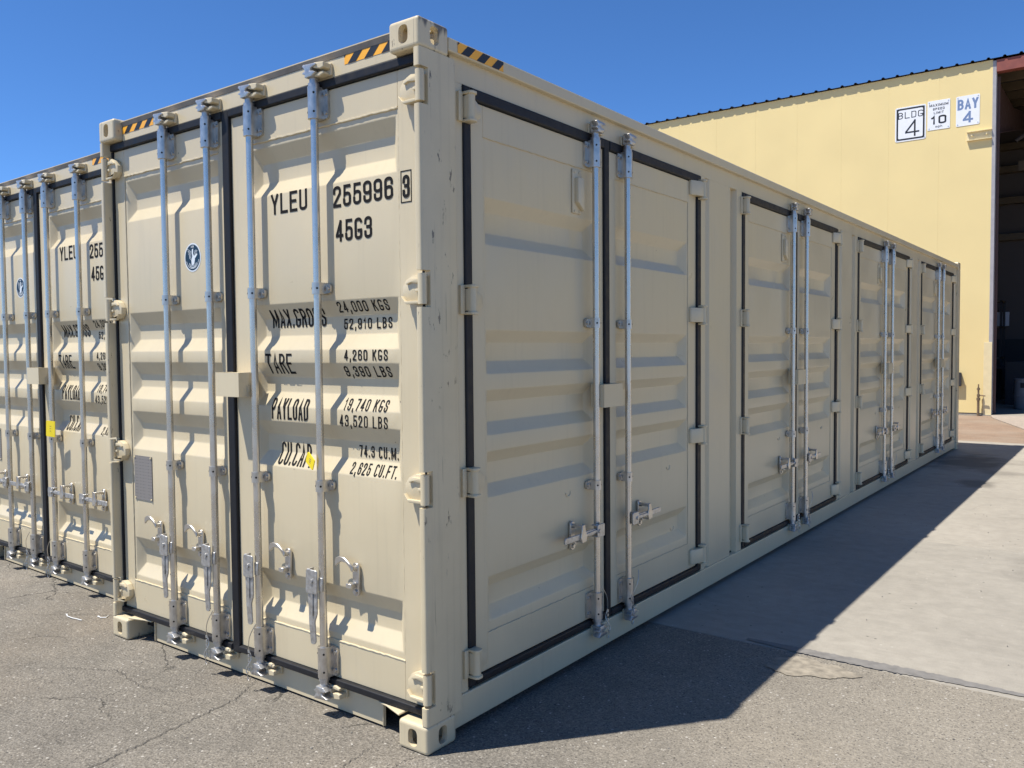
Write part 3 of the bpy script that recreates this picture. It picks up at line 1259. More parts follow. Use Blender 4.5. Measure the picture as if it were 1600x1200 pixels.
def decal(parent):
    cx, cz, r = -1.650, 2.096, .073
    mb = MB()
    def disc(rx, rz, off, mi, dx=0, dz=0, n=40, a0=0, a1=360):
        mb.mi = mi
        vv = [mb.bm.verts.new((cx + dx + rx * math.cos(math.radians(a0 + (a1 - a0) * i / n)), END.base - off, cz + dz + rz * math.sin(math.radians(a0 + (a1 - a0) * i / n)))) for i in range(n)]
        f = mb._f(vv)
        f.normal_update()
        if f.normal.y > 0:
            f.normal_flip()
    def pl(pts, off, mi):
        mb.mi = mi
        vv = [mb.bm.verts.new((cx + a * r, END.base - off, cz + b * r)) for a, b in pts]
        f = mb._f(vv)
        f.normal_update()
        if f.normal.y > 0:
            f.normal_flip()
    def rib(pts, w, off, mi=0):
        L, R = ribbon(pts, w)
        for i in range(len(L) - 1):
            pl([tuple(L[i]), tuple(L[i + 1]), tuple(R[i + 1]), tuple(R[i])], off, mi)
    disc(r, r, .0010, 0)
    disc(r * .90, r * .90, .0014, 1)
    # emblem: a spread bird over a globe, fine arcs round the rim
    pl([(-.06, .55), (.10, .62), (.08, .25), (.22, .05), (.30, -.12), (.20, -.45), (.05, -.55), (-.12, -.50), (-.15, -.20), (-.02, .08), (-.08, .30)], .0018, 0)
    pl([(.20, .06), (.42, .22), (.62, .20), (.50, .08), (.36, -.04), (.26, -.10)], .0021, 0)
    for k in range(6):
        b = .50 - k * .11
        rib([(-.16, b - .12), (-.36, b + .02), (-.62 + k * .05, b + .10)], .030, .0018)
    for k in range(4):
        b = .46 - k * .10
        rib([(.22, b - .06), (.40, b + .02), (.60 - k * .03, b - .02)], .030, .0018)
    rib(arc(.04, -.40, .42, .30, 180, 360, 14), .05, .0018)
    rib(arc(.04, -.40, .30, .20, 190, 350, 10), .035, .0018)
    for k in range(15):
        a = 200 + k * 10
        rib(arc(0, 0, .77, .77, a, a + 5, 2), .045, .0018)
    for i, ch in enumerate('ABS'):
        for st in GLY[ch]:
            rib([(-.17 + i * .125 + x * .085, .70 + z * .11) for x, z in st], .028, .0018 + .0002 * (i % 2))
    part('round_emblem', mb, [M_LOGOWHITE, M_NAVY], parent)


def data_plate(parent):
    mb = MB()
    mb.box(-2.268, -2.088, .0625, .0655, .795, 1.040)
    mb.mi = 1
    for x in (-2.260, -2.096):
        for z in (.803, 1.032):
            mb.cyl((x, .063, z), (x, .059, z), .005, 8)
    part('data_plate', mb, [M_PLATE, M_YTRIM], parent)


def end_door(root, right, closed):
    """one leaf of the end doors with all its fittings"""
    x0, x1, p0, p1 = (-1.294, -.046, -1.160, -.176) if right else (-2.392, -1.352, -2.290, -1.400)
    mb = MB()
    mb.box(p1, x1, .062, .110, .165, 2.735)
    mb.box(x0, p0, .062, .110, .165, 2.735)
    mb.box(p0, p1, .0622, .1098, 2.588, 2.7348)
    mb.box(p0, p1, .0622, .1098, .1652, .331)
    door = part('end_door', mb, M_PAINT, root, bevel=.003)
    link('panel', panel_mesh('panel', p0, p1, .331, 2.588, END, M_PAINT), door)
    w = MB()
    weld(w, (p0, .0635, 2.588), (p1, .0635, 2.588), .005)
    weld(w, (p0, .0635, .331), (p1, .0635, .331), .004)
    weld(w, (p0, .0645, .331), (p0, .0645, 2.588), .003)
    weld(w, (p1, .0645, .331), (p1, .0645, 2.588), .003)
    part('weld_bead', w, M_PAINT, door)
    g = MB()
    if right:
        g.box(-1.350, -1.295, .046, .100, .124, 2.776)
        g.box(-1.294, -.040, .043, .100, 2.737, 2.775)
        g.box(-1.294, -.040, .040, .100, .1345, .165)
        g.box(-.0455, -.034, .050, .100, .164, 2.736)
    else:
        g.box(-2.404, -2.393, .050, .100, .164, 2.736)
        g.box(-2.404, -1.351, .043, .100, 2.737, 2.775)
        g.box(-2.404, -1.351, .040, .100, .1345, .165)
    part('gasket', g, M_RUBBER, door, bevel=.011, seg=3)
    for h in HZ:
        link('hinge', ME_EHINGE[not right], door, (0, 0, h))
    bars = ((-1.092, 1), (-.634, 1)) if right else ((-1.822, -1), (-1.437, -1))
    for xb, d in bars:
        link('locking_bar', ME_BAR_END, door, (xb, 0, 0))
        link('bar_guide', ME_GUIDE, door, (xb, 0, 2.677))
        link('bar_guide', ME_GUIDE, door, (xb, 0, .240))
        for zc in (1.884, 1.022):
            link('bar_clamp', ME_CLAMP, door, (xb, 0, zc))
        link('cam', ME_CAM[1], door, (xb, 0, 2.745))
        link('cam', ME_CAM[-1], door, (xb, 0, .172))
        rx = xb + d * .180
        if closed:
            link('handle', ME_HCLOSED[d], door, (xb, 0, .660))
            link('handle_retainer', ME_RET[False], door, (rx, 0, .655))
        else:
            link('handle', ME_HHANG, door, (xb + .010, .004, .590))
            link('handle_retainer', ME_RET[True], door, (rx, 0, .628))
    if right:
        link('lock_box', ME_LOCK_END, door, (-1.212, 0, 1.458))
        text_all(door)
        lettering('lettering', '3', -.154, -.114, 2.222, .092, .0140, door, FlatY(.062), M_BLACK)
        fr = MB()
        for bx in ((-.164, -.160, 2.204, 2.332), (-.108, -.104, 2.204, 2.332), (-.160, -.108, 2.328, 2.332), (-.160, -.108, 2.204, 2.208)):
            fr.box(bx[0], bx[1], .0606, .0618, bx[2], bx[3])
        part('lettering', fr, M_BLACK, door)
    else:
        decal(door)
        data_plate(door)
    return door


def container(root, closed, side_doors):
    for me in CASTS:
        link('corner_casting', me, root)
    for m in (False, True):
        link('corner_post', ME_POST[m], root)
        link('corner_post', ME_FPOST[m], root)
    # header with roof lip
    mb = MB()
    mb.box(-2.274, -.164, .050, .24, 2.776, 2.8545)
    hd = part('door_header', mb, M_PAINT, root, bevel=.0025, seg=1)
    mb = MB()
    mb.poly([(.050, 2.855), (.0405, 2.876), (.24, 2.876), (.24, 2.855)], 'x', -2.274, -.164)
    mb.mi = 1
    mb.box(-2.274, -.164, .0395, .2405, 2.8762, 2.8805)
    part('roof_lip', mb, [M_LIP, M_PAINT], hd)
    hazard('hazard_tape', hd, True, -.470, -.166, 2.8145, 2.853, .050, lean=1)
    hazard('hazard_tape', hd, True, -2.272, -1.960, 2.8145, 2.853, .050, lean=1)
    # sill with lifting notches beside the castings
    mb = MB()
    mb.box(-2.120, -.318, .080, .087, .010, .1228)
    mb.box(-2.274, -.164, .066, .204, .123, .134)
    for sg in (1, -1):
        X_ = (lambda x: x) if sg > 0 else (lambda x: -2.438 - x)
        mb.box(*sorted((X_(-.325), X_(-.3185))), .070, .0795, .012, .122)
        mb.poly([(X_(a), b) for a, b in ((-.163, .006), (-.163, .0655), (-.328, .0655), (-.328, .048), (-.27, .040))], 'z', .1225, .131)
    sl = part('door_sill', mb, M_PAINT, root, bevel=.0025, seg=1)
    for xb in (-1.822, -1.437, -1.092, -.634):
        link('cam_keeper', ME_KEEP[1], hd, (xb, -.0105, 2.745))
        link('cam_keeper', ME_KEEP[-1], sl, (xb, .0195, .172))
    # roof and floor
    mb = MB()
    mb.box(-2.400, -.040, .242, 12.150, 2.835, 2.8655)
    part('roof', mb, M_STEELWALL, root)
    mb = MB()
    mb.box(-2.380, -.060, .120, 12.120, .060, .1225)
    mb.box(-2.380, -.060, .205, 12.120, .1225, .175)
    part('floor', mb, M_DARK, root)
    for m in (False, True):
        X = lambda x: (-2.438 - x) if m else x
        mb = MB()
        mb.box(*sorted((X(-.064), X(-.002))), .1785, 12.0135, 2.806, 2.862)
        tr = part('top_rail', mb, M_PAINT, root, bevel=.006)
        if not m:
            hazard('hazard_tape', tr, True, .232, .536, 2.8135, 2.8555, -.002, side=True, lean=1)
        mb = MB()
        mb.box(*sorted((X(-.14), X(-.020))), .1785, 12.0135, .036, .166)
        part('bottom_rail', mb, M_PAINT, root, bevel=.005)
    link('side_wall', corr_wall('side_wall', 'y', .205, 12.02, -2.395, 1, .16, 2.81), root)
    link('end_wall', corr_wall('end_wall', 'x', -2.32, -.10, 12.15, -1, .1, 2.81), root)
    end_door(root, False, closed)
    end_door(root, True, closed)
    if not side_doors:
        link('side_wall', corr_wall('side_wall', 'y', .205, 12.02, -.043, -1, .16, 2.81), root)
        mb = MB()
        mb.box(-.06, -.045, .21, 12.0, .10, 2.80)
        return
    # long side: header strip, jambs, pressed pillars, four pairs of doors
    SX = .028                                       # door space -> side: x = SX - y
    sk = -.030
    mb = MB()
    mb.box(-.075, sk, .2145, 12.0135, 2.708, 2.806)
    mb.box(-.074, sk - .0005, .2145, .290, .1665, 2.7075)
    part('side_frame', mb, M_PAINT, root)
    for i in range(4):
        o = i * 3.042
        mb = MB()
        if i < 3:
            pts = [(2.632, sk), (2.700, sk), (2.712, -.046), (2.752, -.046), (2.772, sk), (3.118, sk), (3.146, -.066), (3.222, -.066), (3.236, sk), (3.332, sk)]
        else:
            pts = [(2.632, sk), (2.700, sk), (2.712, -.046), (2.752, -.046), (2.772, sk), (2.889, sk)]
        V0 = [mb.bm.verts.new((x, y + o, .1665)) for y, x in pts]
        V1 = [mb.bm.verts.new((x, y + o, 2.7075)) for y, x in pts]
        for k in range(len(pts) - 1):
            mb._f([V0[k], V0[k + 1], V1[k + 1], V1[k]])
        wp = part('wall_panel', mb, M_PAINT, root)
    protos = []
    for leaf in (0, 1):
        u0, u1, p0, p1 = (.339, 1.424, .430, 1.350) if leaf == 0 else (1.479, 2.573, 1.552, 2.461)
        RZ = math.pi / 2

        def to_side(mbx):
            for v in mbx.bm.verts:
                x, y, z = v.co
                v.co = (SX - y, x, z)
            return mbx
        mb = MB()
        mb.box(p1, u1, .062, .110, .212, 2.653)
        mb.box(u0, p0, .062, .110, .212, 2.653)
        mb.box(p0, p1, .0622, .1098, 2.520, 2.6528)
        mb.box(p0, p1, .0622, .1098, .2122, .373)
        door = part('side_door', to_side(mb), M_PAINT, root, bevel=.003)
        me = panel_mesh('panel', p0, p1, .373, 2.520, SIDE, M_PAINT)
        link('panel', me, door, (SX, 0, 0), RZ)
        w = MB()
        weld(w, (p0, .0635, 2.520), (p1, .0635, 2.520), .003)
        weld(w, (p0, .0635, .373), (p1, .0635, .373), .003)
        weld(w, (p0, .0645, .373), (p0, .0645, 2.520), .0025)
        weld(w, (p1, .0645, .373), (p1, .0645, 2.520), .0025)
        part('weld_bead', to_side(w), M_PAINT, door)
        g = MB()
        if leaf == 0:
            g.box(.289, .338, .049, .100, .176, 2.706)
            g.box(.3385, 1.4245, .046, .100, 2.655, 2.705)
            g.box(.3385, 1.4245, .046, .100, .176, .210)
        else:
            g.box(1.425, 1.478, .050, .100, .176, 2.706)
            g.box(1.4785, 2.5735, .046, .100, 2.655, 2.705)
            g.box(1.4785, 2.5735, .046, .100, .176, .210)
            g.box(2.574, 2.631, .049, .100, .176, 2.706)
        part('gasket', to_side(g), M_RUBBER, door, bevel=.007, seg=2)
        for h in (2.612, 1.820, 1.056, .285):
            link('hinge', ME_SHINGE[leaf == 1], door, (SX, .306 if leaf == 0 else 2.606, h), RZ)
        ub, d = (1.285, -1) if leaf == 0 else (1.616, 1)
        link('locking_bar', ME_BAR_SIDE, door, (SX, ub, 0), RZ)
        link('bar_guide', ME_GUIDE, door, (SX, ub, 2.596), RZ)
        link('bar_guide', ME_GUIDE, door, (SX, ub, .288), RZ)
        for zc in (1.743, .914):
            link('bar_clamp', ME_CLAMP, door, (SX, ub, zc), RZ)
        link('cam', ME_CAM[1], door, (SX, ub, 2.664), RZ)
        link('cam', ME_CAM[-1], door, (SX, ub, .220), RZ)
        link('handle', ME_HCLOSED[d], door, (SX, ub, .688), RZ)
        link('handle_retainer', ME_RET[False], door, (SX, ub + d * .185, .680), RZ)
        if leaf == 1:
            link('lock_box', ME_LOCK_SIDE, door, (SX, 1.394, 1.370), RZ)
        else:
            v = MB()
            v.poly(round2d([(1.130, 2.286), (1.210, 2.286), (1.210, 2.504), (1.130, 2.504)], .004, 2), 'y', .058, .0655)
            v.poly([(1.150, 2.340), (1.206, 2.300), (1.206, 2.462), (1.150, 2.462)], 'y', .036, .0585)
            for z in (2.296, 2.490):
                v.cyl((1.146, .058, z), (1.146, .054, z), .006, 8)
                v.cyl((1.190, .058, z), (1.190, .054, z), .006, 8)
            part('vent_cover', to_side(v), M_PAINT, door, bevel=.003)
        # little welded crescents where the lashing rings sit behind the sheet
        c = MB()
        uc = 1.085 if leaf == 0 else 2.190
        for zc, uu in ((.900, uc),) + (((.520, 2.24),) if leaf == 1 else ()):
            c.tube([(uu + .022 * math.cos(t), .0655, zc + .022 * math.sin(t)) for t in [math.radians(a) for a in range(190, 371, 20)]], .0035, 6)
        part('weld_mark', to_side(c), M_PAINT, door)
        protos.append(door)
    for i in range(1, 4):
        for pdoor in protos:
            copy_tree(pdoor, root, (0, i * 3.042, 0))
    for i in range(4):
        for ub in (1.285, 1.616):
            link('cam_keeper', ME_KEEP[1], root, (SX, i * 3.042 + ub, 2.664), math.pi / 2)
            link('cam_keeper', ME_KEEP[-1], root, (SX + .006, i * 3.042 + ub, .220), math.pi / 2)

# ------------------------------------------------------------------ the ground
g = MB()
v = [g.bm.verts.new(p) for p in ((-400, -400, -.03), (400, -400, -.03), (400, 400, -.03), (-400, 400, -.03))]
g._f(v)
kind(part('ground', g, M_DIRT), 'structure')
g = MB()
v = [g.bm.verts.new(p) for p in ((-150, -150, 0), (150, -150, 0), (150, 1.974, 0), (-150, 1.974, 0))]
g._f(v)
kind(part('asphalt_yard', g, M_ASPH), 'structure')
cp = kind(empty('concrete_pavement'), 'structure')
ys = [1.980, 5.130, 8.280, 11.430, 13.50]
for i in range(4):
    for x0, x1 in ((-16, -8), (-8, 4.2), (4.2, 10), (10, 16)):
        mb = MB()
        mb.box(x0 + .004, x1 - .004, ys[i] + .004, ys[i + 1] - .004, -.12, 0)
        part('slab', mb, M_CONC2 if i == 0 else M_CONC, cp, bevel=.004, seg=1)
g = MB()
v = [g.bm.verts.new(p) for p in ((-60, 13.503, -.006), (60, 13.503, -.006), (60, 19.36, .0), (-60, 19.36, .0))]
g._f(v)
kind(part('dirt_strip', g, M_DIRT), 'structure')
mb = MB()
mb.poly([(-.42, 19.20), (-.30, 18.6), (.16, 17.2), (.55, 16.0), (1.4, 15.2), (5.6, 15.2), (5.6, 19.30), (-.42, 19.30)], 'z', -.1, .030)
M_PAD = ground_mat('concrete_pad_pinkish', (.34, .285, .235), 'concrete')
kind(part('concrete_apron', mb, M_PAD, bevel=.012), 'structure')


def irregular(path, widths, name, mat, z, jitter=.012, label_kind='structure', wv=(.45, 1.45)):
    mb = MB()
    L, R = [], []
    n = len(path)
    dense = []
    for i in range(n - 1):
        m = 26
        for k in range(m):
            t = k / m
            dense.append((Vector(path[i]).lerp(Vector(path[i + 1]), t), widths[i] * (1 - t) + widths[i + 1] * t))
    dense.append((Vector(path[-1]), widths[-1]))
    for i, (p, w) in enumerate(dense):
        q = dense[min(i + 1, len(dense) - 1)][0] - dense[max(i - 1, 0)][0]
        nrm = Vector((-q.y, q.x)).normalized()
        c = p + nrm * random.uniform(-jitter, jitter)
        L.append(mb.bm.verts.new((*(c + nrm * w / 2 * random.uniform(*wv)), z)))
        R.append(mb.bm.verts.new((*(c - nrm * w / 2 * random.uniform(*wv)), z)))
    for i in range(len(L) - 1):
        f = mb._f([L[i], R[i], R[i + 1], L[i + 1]])
        f.normal_update()
        if f.normal.z < 0:
            f.normal_flip()
    o = part(name, mb, mat)
    kind(o, label_kind)
    return o


irregular([(.52, 2.03), (.80, 2.02), (1.15, 2.025), (1.50, 2.04), (1.85, 2.04)], [.03, .075, .100, .085, .03], 'joint_sealant', M_SEAL, .004, .0025, 'structure', (.85, 1.15))
mb = MB()
pts = []
for k in range(64):
    a = 2 * math.pi * k / 64
    rr = 1 + .13 * math.sin(3 * a + 1) + .08 * math.sin(7 * a) + random.uniform(-.06, .06)
    pts.append((.93 + .20 * rr * math.cos(a) + .04 * math.sin(a), 1.80 + .135 * rr * math.sin(a) * (1 if math.sin(a) < 0 else .9)))
v = [mb.bm.verts.new((*p, .004)) for p in pts]
mb._f(v)
kind(part('spalled_patch', mb, M_SPALL), 'structure')
# long shrinkage cracks in the asphalt (kept as narrow ragged strips of grit)
mbc = []
for path, w in (([(-.98, -1.16), (-1.02, -.72), (-1.06, -.40), (-1.10, -.12), (-1.22, .10)], .006),
                ([(-2.3, -.50), (-1.9, -.26), (-1.6, -.30), (-1.3, -.2)], .004),
                ([(-.25, -.05), (-.20, -.30), (-.32, -.60), (-.26, -.95)], .006),
                ([(-3.2, -.1), (-2.9, .12), (-2.72, .2)], .004)):
    irregular(path, [w * .3] + [w * .72] * (len(path) - 2) + [w * .25], 'pavement_crack', M_CRACK, .004, .009, 'stuff')

# loose grit as one stuff object, and a few bigger stones
gm = MB()
for k in range(420):
    if random.random() < .55:
        x, y = random.uniform(-4.5, 2.2), random.uniform(-1.9, -.03)
    else:
        x, y = random.uniform(.1, 2.8), random.uniform(-.8, 9)
    r = random.choice((.0025, .003, .004, .006))
    c = Vector((x, y, r * .5))
    vs_ = [gm.bm.verts.new(c + Vector((random.uniform(.7, 1.3) * r * a, random.uniform(.7, 1.3) * r * b, random.uniform(.6, 1) * r * d))) for a, b, d in ((1, 0, 0), (0, 1, 0), (-1, 0, 0), (0, -1, 0), (0, 0, 1), (0, 0, -.6))]
    for q in ((0, 1, 4), (1, 2, 4), (2, 3, 4), (3, 0, 4), (1, 0, 5), (2, 1, 5), (3, 2, 5), (0, 3, 5)):
        gm._f([vs_[i] for i in q])
M_GRIT = simple('grit', (.24, .22, .19), .9, var=.5, scale=60)
kind(part('grit', gm, M_GRIT), 'stuff')

# ------------------------------------------------------------------ containers
c1 = empty('shipping_container')
tag(c1, 'large beige shipping container in front with black-sealed side doors along its shaded long side', 'container', 'beige shipping containers')
container(c1, False, True)
c2 = empty('shipping_container', (-2.688, .264, 0), -.018)
tag(c2, 'beige shipping container behind, cut off by the left picture edge, door handles latched shut', 'container', 'beige shipping containers')
container(c2, True, False)

# ------------------------------------------------------------------ seal tags and wire seals hanging on the bars
def tagmesh(w, h, hang):
    mb = MB()
    pts = round2d([(-w / 2, 0), (w / 2, 0), (w / 2, -h), (-w / 2, -h)], .008, 3)
    mb.poly(pts, 'y', -.002, .002)
    mb.mi = 1
    # pencilled scrawl, unreadable in the photograph
    for k in range(3):
        mb.box(-.008, .008, -.0026, -.0021, -h * .35 - k * h * .15, -h * .35 - k * h * .15 + .003)
    mb.mi = 0
    return mb.mesh('seal_tag', [M_TAG, M_PIPE])


o = link('seal_tag', tagmesh(.074, .052, 0), None, (-.655, -.012, 1.155))
o.rotation_euler = (0, math.radians(28), math.radians(-14))
tag(o, 'small tilted yellow plastic tag on a locking bar beside the CU.CAP lettering', 'tag', 'yellow tags')
_c, _s = math.cos(-.018), math.sin(-.018)


def c2w(x, y, z):
    return (-2.688 + _c * x - _s * y, .264 + _s * x + _c * y, z)


o = link('seal_tag', tagmesh(.098, .108, 0), None, c2w(-1.040, -.012, 1.150))
o.rotation_euler = (0, math.radians(3), math.radians(8))
tag(o, 'upright yellow plastic tag hanging beside the door gap of the container behind', 'tag', 'yellow tags')


def wire(name, base, label, flip=1, drop=.0):
    mb = MB()
    path = []
    for k in range(13):
        t = k / 12
        path.append((flip * (.030 - .060 * t), -.012 - .012 * math.sin(math.pi * t), .075 - .115 * t))
    for k in range(1, 15):
        t = k / 14
        path.append((flip * (-.030 - .010 * math.sin(t * 9)), -.012 + .01 * math.sin(t * 5), -.040 - .13 * t))
    for k in range(1, 11):
        a = k / 10 * math.pi * 1.5
        path.append((flip * (-.034 - .012 * math.sin(a)), -.010, -.170 - .020 + .020 * math.cos(a)))
    mb.tube(path, .0022, 6)
    for k in range(5):
        z = -.06 - k * .022
        mb.cyl((flip * -.032, -.012, z), (flip * -.030, -.012, z - .014), .0042, 7)
    o = part(name, mb, M_GALV, None, base)
    tag(o, label, 'wire seal', 'wire seals')
    return o


wire('wire_seal', (-1.437, -.012, .262), 'twisted wire seal looped over the bottom guide of the second locking bar, front container')
wire('wire_seal', (-1.092, -.012, .262), 'twisted wire seal with long tail on the third locking bar of the front container')
o = wire('wire_seal', c2w(-1.437, -.012, .262), 'wire seal on the second locking bar of the container behind')
o = wire('wire_seal', c2w(-1.092, -.012, .262), 'wire seal on the third locking bar of the container behind')
words = ('nearest', 'second', 'third', 'farthest')
for i in range(4):
    for ub, nm, fl in ((1.285, 'left', 1), (1.616, 'right', -1)):
        o = wire('wire_seal', (.040, i * 3.042 + ub, .325), 'wire seal at the foot of the %s bar of the %s side door pair' % (nm, words[i]), -fl)
        o.rotation_euler = (0, 0, math.pi / 2)

# scraps on the asphalt
def scrap(pts, label):
    mb = MB()
    mb.tube(pts, .0024, 6)
    mb.cyl(pts[0], (pts[0][0] + .012, pts[0][1] + .004, pts[0][2]), .004, 8)
    tag(part('plastic_scrap', mb, M_WHITE), label, 'scrap', 'white plastic scraps on the asphalt')


# ------------------------------------------------------------------ warehouse
BY = 19.39
wh = empty('warehouse_building', (0, BY, 0))
tag(wh, 'tall yellow metal-clad warehouse with ribbed brown roof edge and dark open bay', 'building')
P = lambda name, mb, mat, parent=wh, **k: part(name, mb, mat, parent, (0, -BY, 0) if parent is wh else (0, 0, 0), **k)
# wall sheets with a shallow lap
xs = [-30.0, -14.0] + [-12.6 + 1.1 * k for k in range(12)]
xs = [x for x in xs if x < -1.0] + [-.500]
for i in range(len(xs) - 1):
    mb = MB()
    x0, x1 = xs[i], xs[i + 1]
    mb.poly([(x0, BY + .0012), (x1 - .02, BY), (x1 + (.010 if i < len(xs) - 2 else 0), BY - .0012 if i < len(xs) - 2 else BY), (x1 + (.010 if i < len(xs) - 2 else 0), BY + .02), (x0, BY + .02)], 'z', .06, 8.05)
    P('wall_panel', mb, M_YWALL)
mb = MB(); mb.box(-30, -.5, BY + .003, BY + .2, 0, .0595)
P('plinth', mb, M_INT)
mb = MB(); mb.box(5.5, 16, BY, BY + .08, 0, 8.03)
P('wall', mb, M_YWALL)
mb = MB(); mb.box(-.499, -.425, BY - .012, BY + .16, .035, 8.02)
P('corner_trim', mb, M_GTRIM, bevel=.004)
mb = MB(); mb.box(-.600, -.4305, BY - .026, BY - .0125, .02, 1.69)
P('kick_plate', mb, M_YTRIM, bevel=.004)
# roof: ribbed sheet, hollow ribs open at the eave
mb = MB()
prof = []
x = -30.0
while x < 16:
    prof += [(x, 0), (x + .118, 0), (x + .142, .036), (x + .178, .036), (x + .202, 0)]
    x += .318
e0 = BY - .075
for sgn, dz in ((1, .0),):
    A = [mb.bm.verts.new((px, e0, 8.062 + pz)) for px, pz in prof]
    B = [mb.bm.verts.new((px, BY + 16, 8.062 + .10 * 16 + pz)) for px, pz in prof]
    for i in range(len(prof) - 1):
        mb._f([A[i], A[i + 1], B[i + 1], B[i]])
P('roof', mb, M_ROOF)
mb = MB()
v = [mb.bm.verts.new(p) for p in ((-30, BY + .12, 8.03), (16, BY + .12, 8.03), (16, 27, 8.03 + .76), (-30, 27, 8.03 + .76))]
mb._f(v)
P('dark_ceiling_sheet', mb, M_INTDARK)  # sheet added under the roof, its near-black colour stands in for the bay's shade
mb = MB(); mb.box(-.42, 5.5, BY - .04, BY + .02, 7.76, 8.022); mb.box(-.42, 5.5, BY + .02, BY + .18, 7.76, 7.775)
P('fascia_beam', mb, M_RED)
# bay interior
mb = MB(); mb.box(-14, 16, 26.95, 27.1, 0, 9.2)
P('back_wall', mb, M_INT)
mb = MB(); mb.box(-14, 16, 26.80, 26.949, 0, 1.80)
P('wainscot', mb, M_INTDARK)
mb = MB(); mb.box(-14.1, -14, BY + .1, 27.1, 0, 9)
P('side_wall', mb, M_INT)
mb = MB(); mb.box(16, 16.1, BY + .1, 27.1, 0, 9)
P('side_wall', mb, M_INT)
mb = MB(); mb.box(-14, 16, BY - .06, 27.0, -.12, .026)
P('floor', mb, M_CONC)
for z in (7.57, 6.89, 5.96, 4.87):
    mb = MB(); mb.box(-14, 16, 26.70, 26.948, z - .10, z + .10)
    P('girt', mb, M_PURLIN, bevel=.01)
for k in range(5):
    y = 20.5 + 1.45 * k
    z = 7.93 + .1 * (y - e0)
    mb = MB()
    mb.box(-14, 16, y, y + .012, z - .22, z - .02)
    mb.box(-14, 16, y + .012, y + .075, z - .22, z - .208)
    P('purlin', mb, M_PURLIN)
mb = MB()
mb.poly([(BY + .2, 6.45), (BY + .2, 7.72), (22.9, 7.75), (27, 8.5), (27, 8.0), (22.85, 7.18)], 'x', -.475, -.455)
mb.poly([(BY + .2, 6.43), (22.85, 7.16), (22.85, 7.18), (BY + .2, 6.45)], 'x', -.56, -.37)
P('rafter', mb, M_WEB)
mb = MB()
mb.box(-.475, -.455, BY + .2, BY + .42, .0, 6.43)
mb.box(-.56, -.37, BY + .188, BY + .2, .0, 7.7)
P('column', mb, M_WEB)
mb = MB(); mb.box(-.37, 5.5, 23.3, 23.36, 6.2, 6.45)
P('tie_beam', mb, M_PURLIN)
mb = MB(); mb.tube([(-.40, 22.9, 6.9), (.9, 23.3, 7.9)], .05, 8)
P('brace', mb, M_INT)
# channel bracket on the wall
mb = MB()
mb.box(-1.0, -.50, BY - .012, BY - .001, 6.30, 6.505)
mb.box(-1.0, -.50, BY - .070, BY - .0125, 6.492, 6.505)
mb.box(-1.0, -.50, BY - .070, BY - .0125, 6.300, 6.313)
for x in (-.90, -.60):
    mb.cyl((x, BY - .012, 6.41), (x, BY - .075, 6.41), .017, 8)
P('wall_bracket', mb, M_YTRIM)

# signs
def sign(x0, x1, z0, z1, label, r, border=None):
    s = empty('wall_sign', ((x0 + x1) / 2, BY - .003, z0))
    tag(s, label, 'sign', 'signs on the yellow wall')
    ox, oy, oz = s.location
    mb = MB()
    mb.poly(round2d([(x0 - ox, z0 - oz), (x1 - ox, z0 - oz), (x1 - ox, z1 - oz), (x0 - ox, z1 - oz)], r, 4), 'y', -.004, .002)
    pl = part('plate', mb, M_SIGN, s)
    bt = MB()
    for x in (x0 + .035, x1 - .035):
        for z in (z0 + .04, z1 - .04):
            bt.cyl((x - ox, -.0045, z - oz), (x - ox, -.010, z - oz), .010, 8)
    part('screw', bt, M_ZINC, s)
    if border:
        mb = MB()
        i0, w = border
        a, b, c, d = x0 + i0 - ox, x1 - i0 - ox, z0 + i0 - oz, z1 - i0 - oz
        O = round2d([(a, c), (b, c), (b, d), (a, d)], r * .85, 4)
        I = round2d([(a + w, c + w), (b - w, c + w), (b - w, d - w), (a + w, d - w)], r * .7, 4)
        vo = [mb.bm.verts.new((p[0], -.0055, p[1])) for p in O]
        vi = [mb.bm.verts.new((p[0], -.0055, p[1])) for p in I]
        n = len(O)
        for k in range(n):
            mb._f([vo[k], vo[(k + 1) % n], vi[(k + 1) % n], vi[k]])
        part('border', mb, M_SIGNBLK, s)

    def put(t, fx0, fx1, fz0, fz1, mat, sw, gap=.35):
        W, H = x1 - x0, z1 - z0
        lettering('lettering', t, x0 + fx0 * W - ox, x0 + fx1 * W - ox, z0 + fz0 * H - oz, (fz1 - fz0) * H, sw, s, FlatY(-.0045), mat, lift=.001, gap=gap)
    return put


put = sign(-2.540, -1.863, 6.510, 7.322, 'largest white sign with black rounded border reading BLDG 4', .05, (.03, .038))
put('BLDG', .10, .90, .66, .85, M_SIGNBLK, .018)
put('4', .33, .78, .12, .60, M_SIGNBLK, .036)
put = sign(-1.832, -1.357, 6.676, 7.352, 'middle white sign reading maximum speed limit 10 mph', .02)
put('MAXIMUM', .08, .92, .80, .89, M_SIGNBLK, .011, .3)
put('SPEED', .24, .76, .67, .75, M_SIGNBLK, .010)
put('LIMIT', .28, .72, .54, .62, M_SIGNBLK, .010)
put('10', .14, .84, .19, .48, M_SIGNBLK, .038, .25)
put('mph', .36, .66, .07, .15, M_SIGNBLK, .008)
put = sign(-1.232, -.750, 6.668, 7.350, 'white sign with blue letters BAY 4 nearest the open bay', .03)
put('BAY', .06, .94, .54, .89, M_SIGNBLUE, .044, .18)
put('4', .29, .72, .09, .47, M_SIGNBLUE, .044)

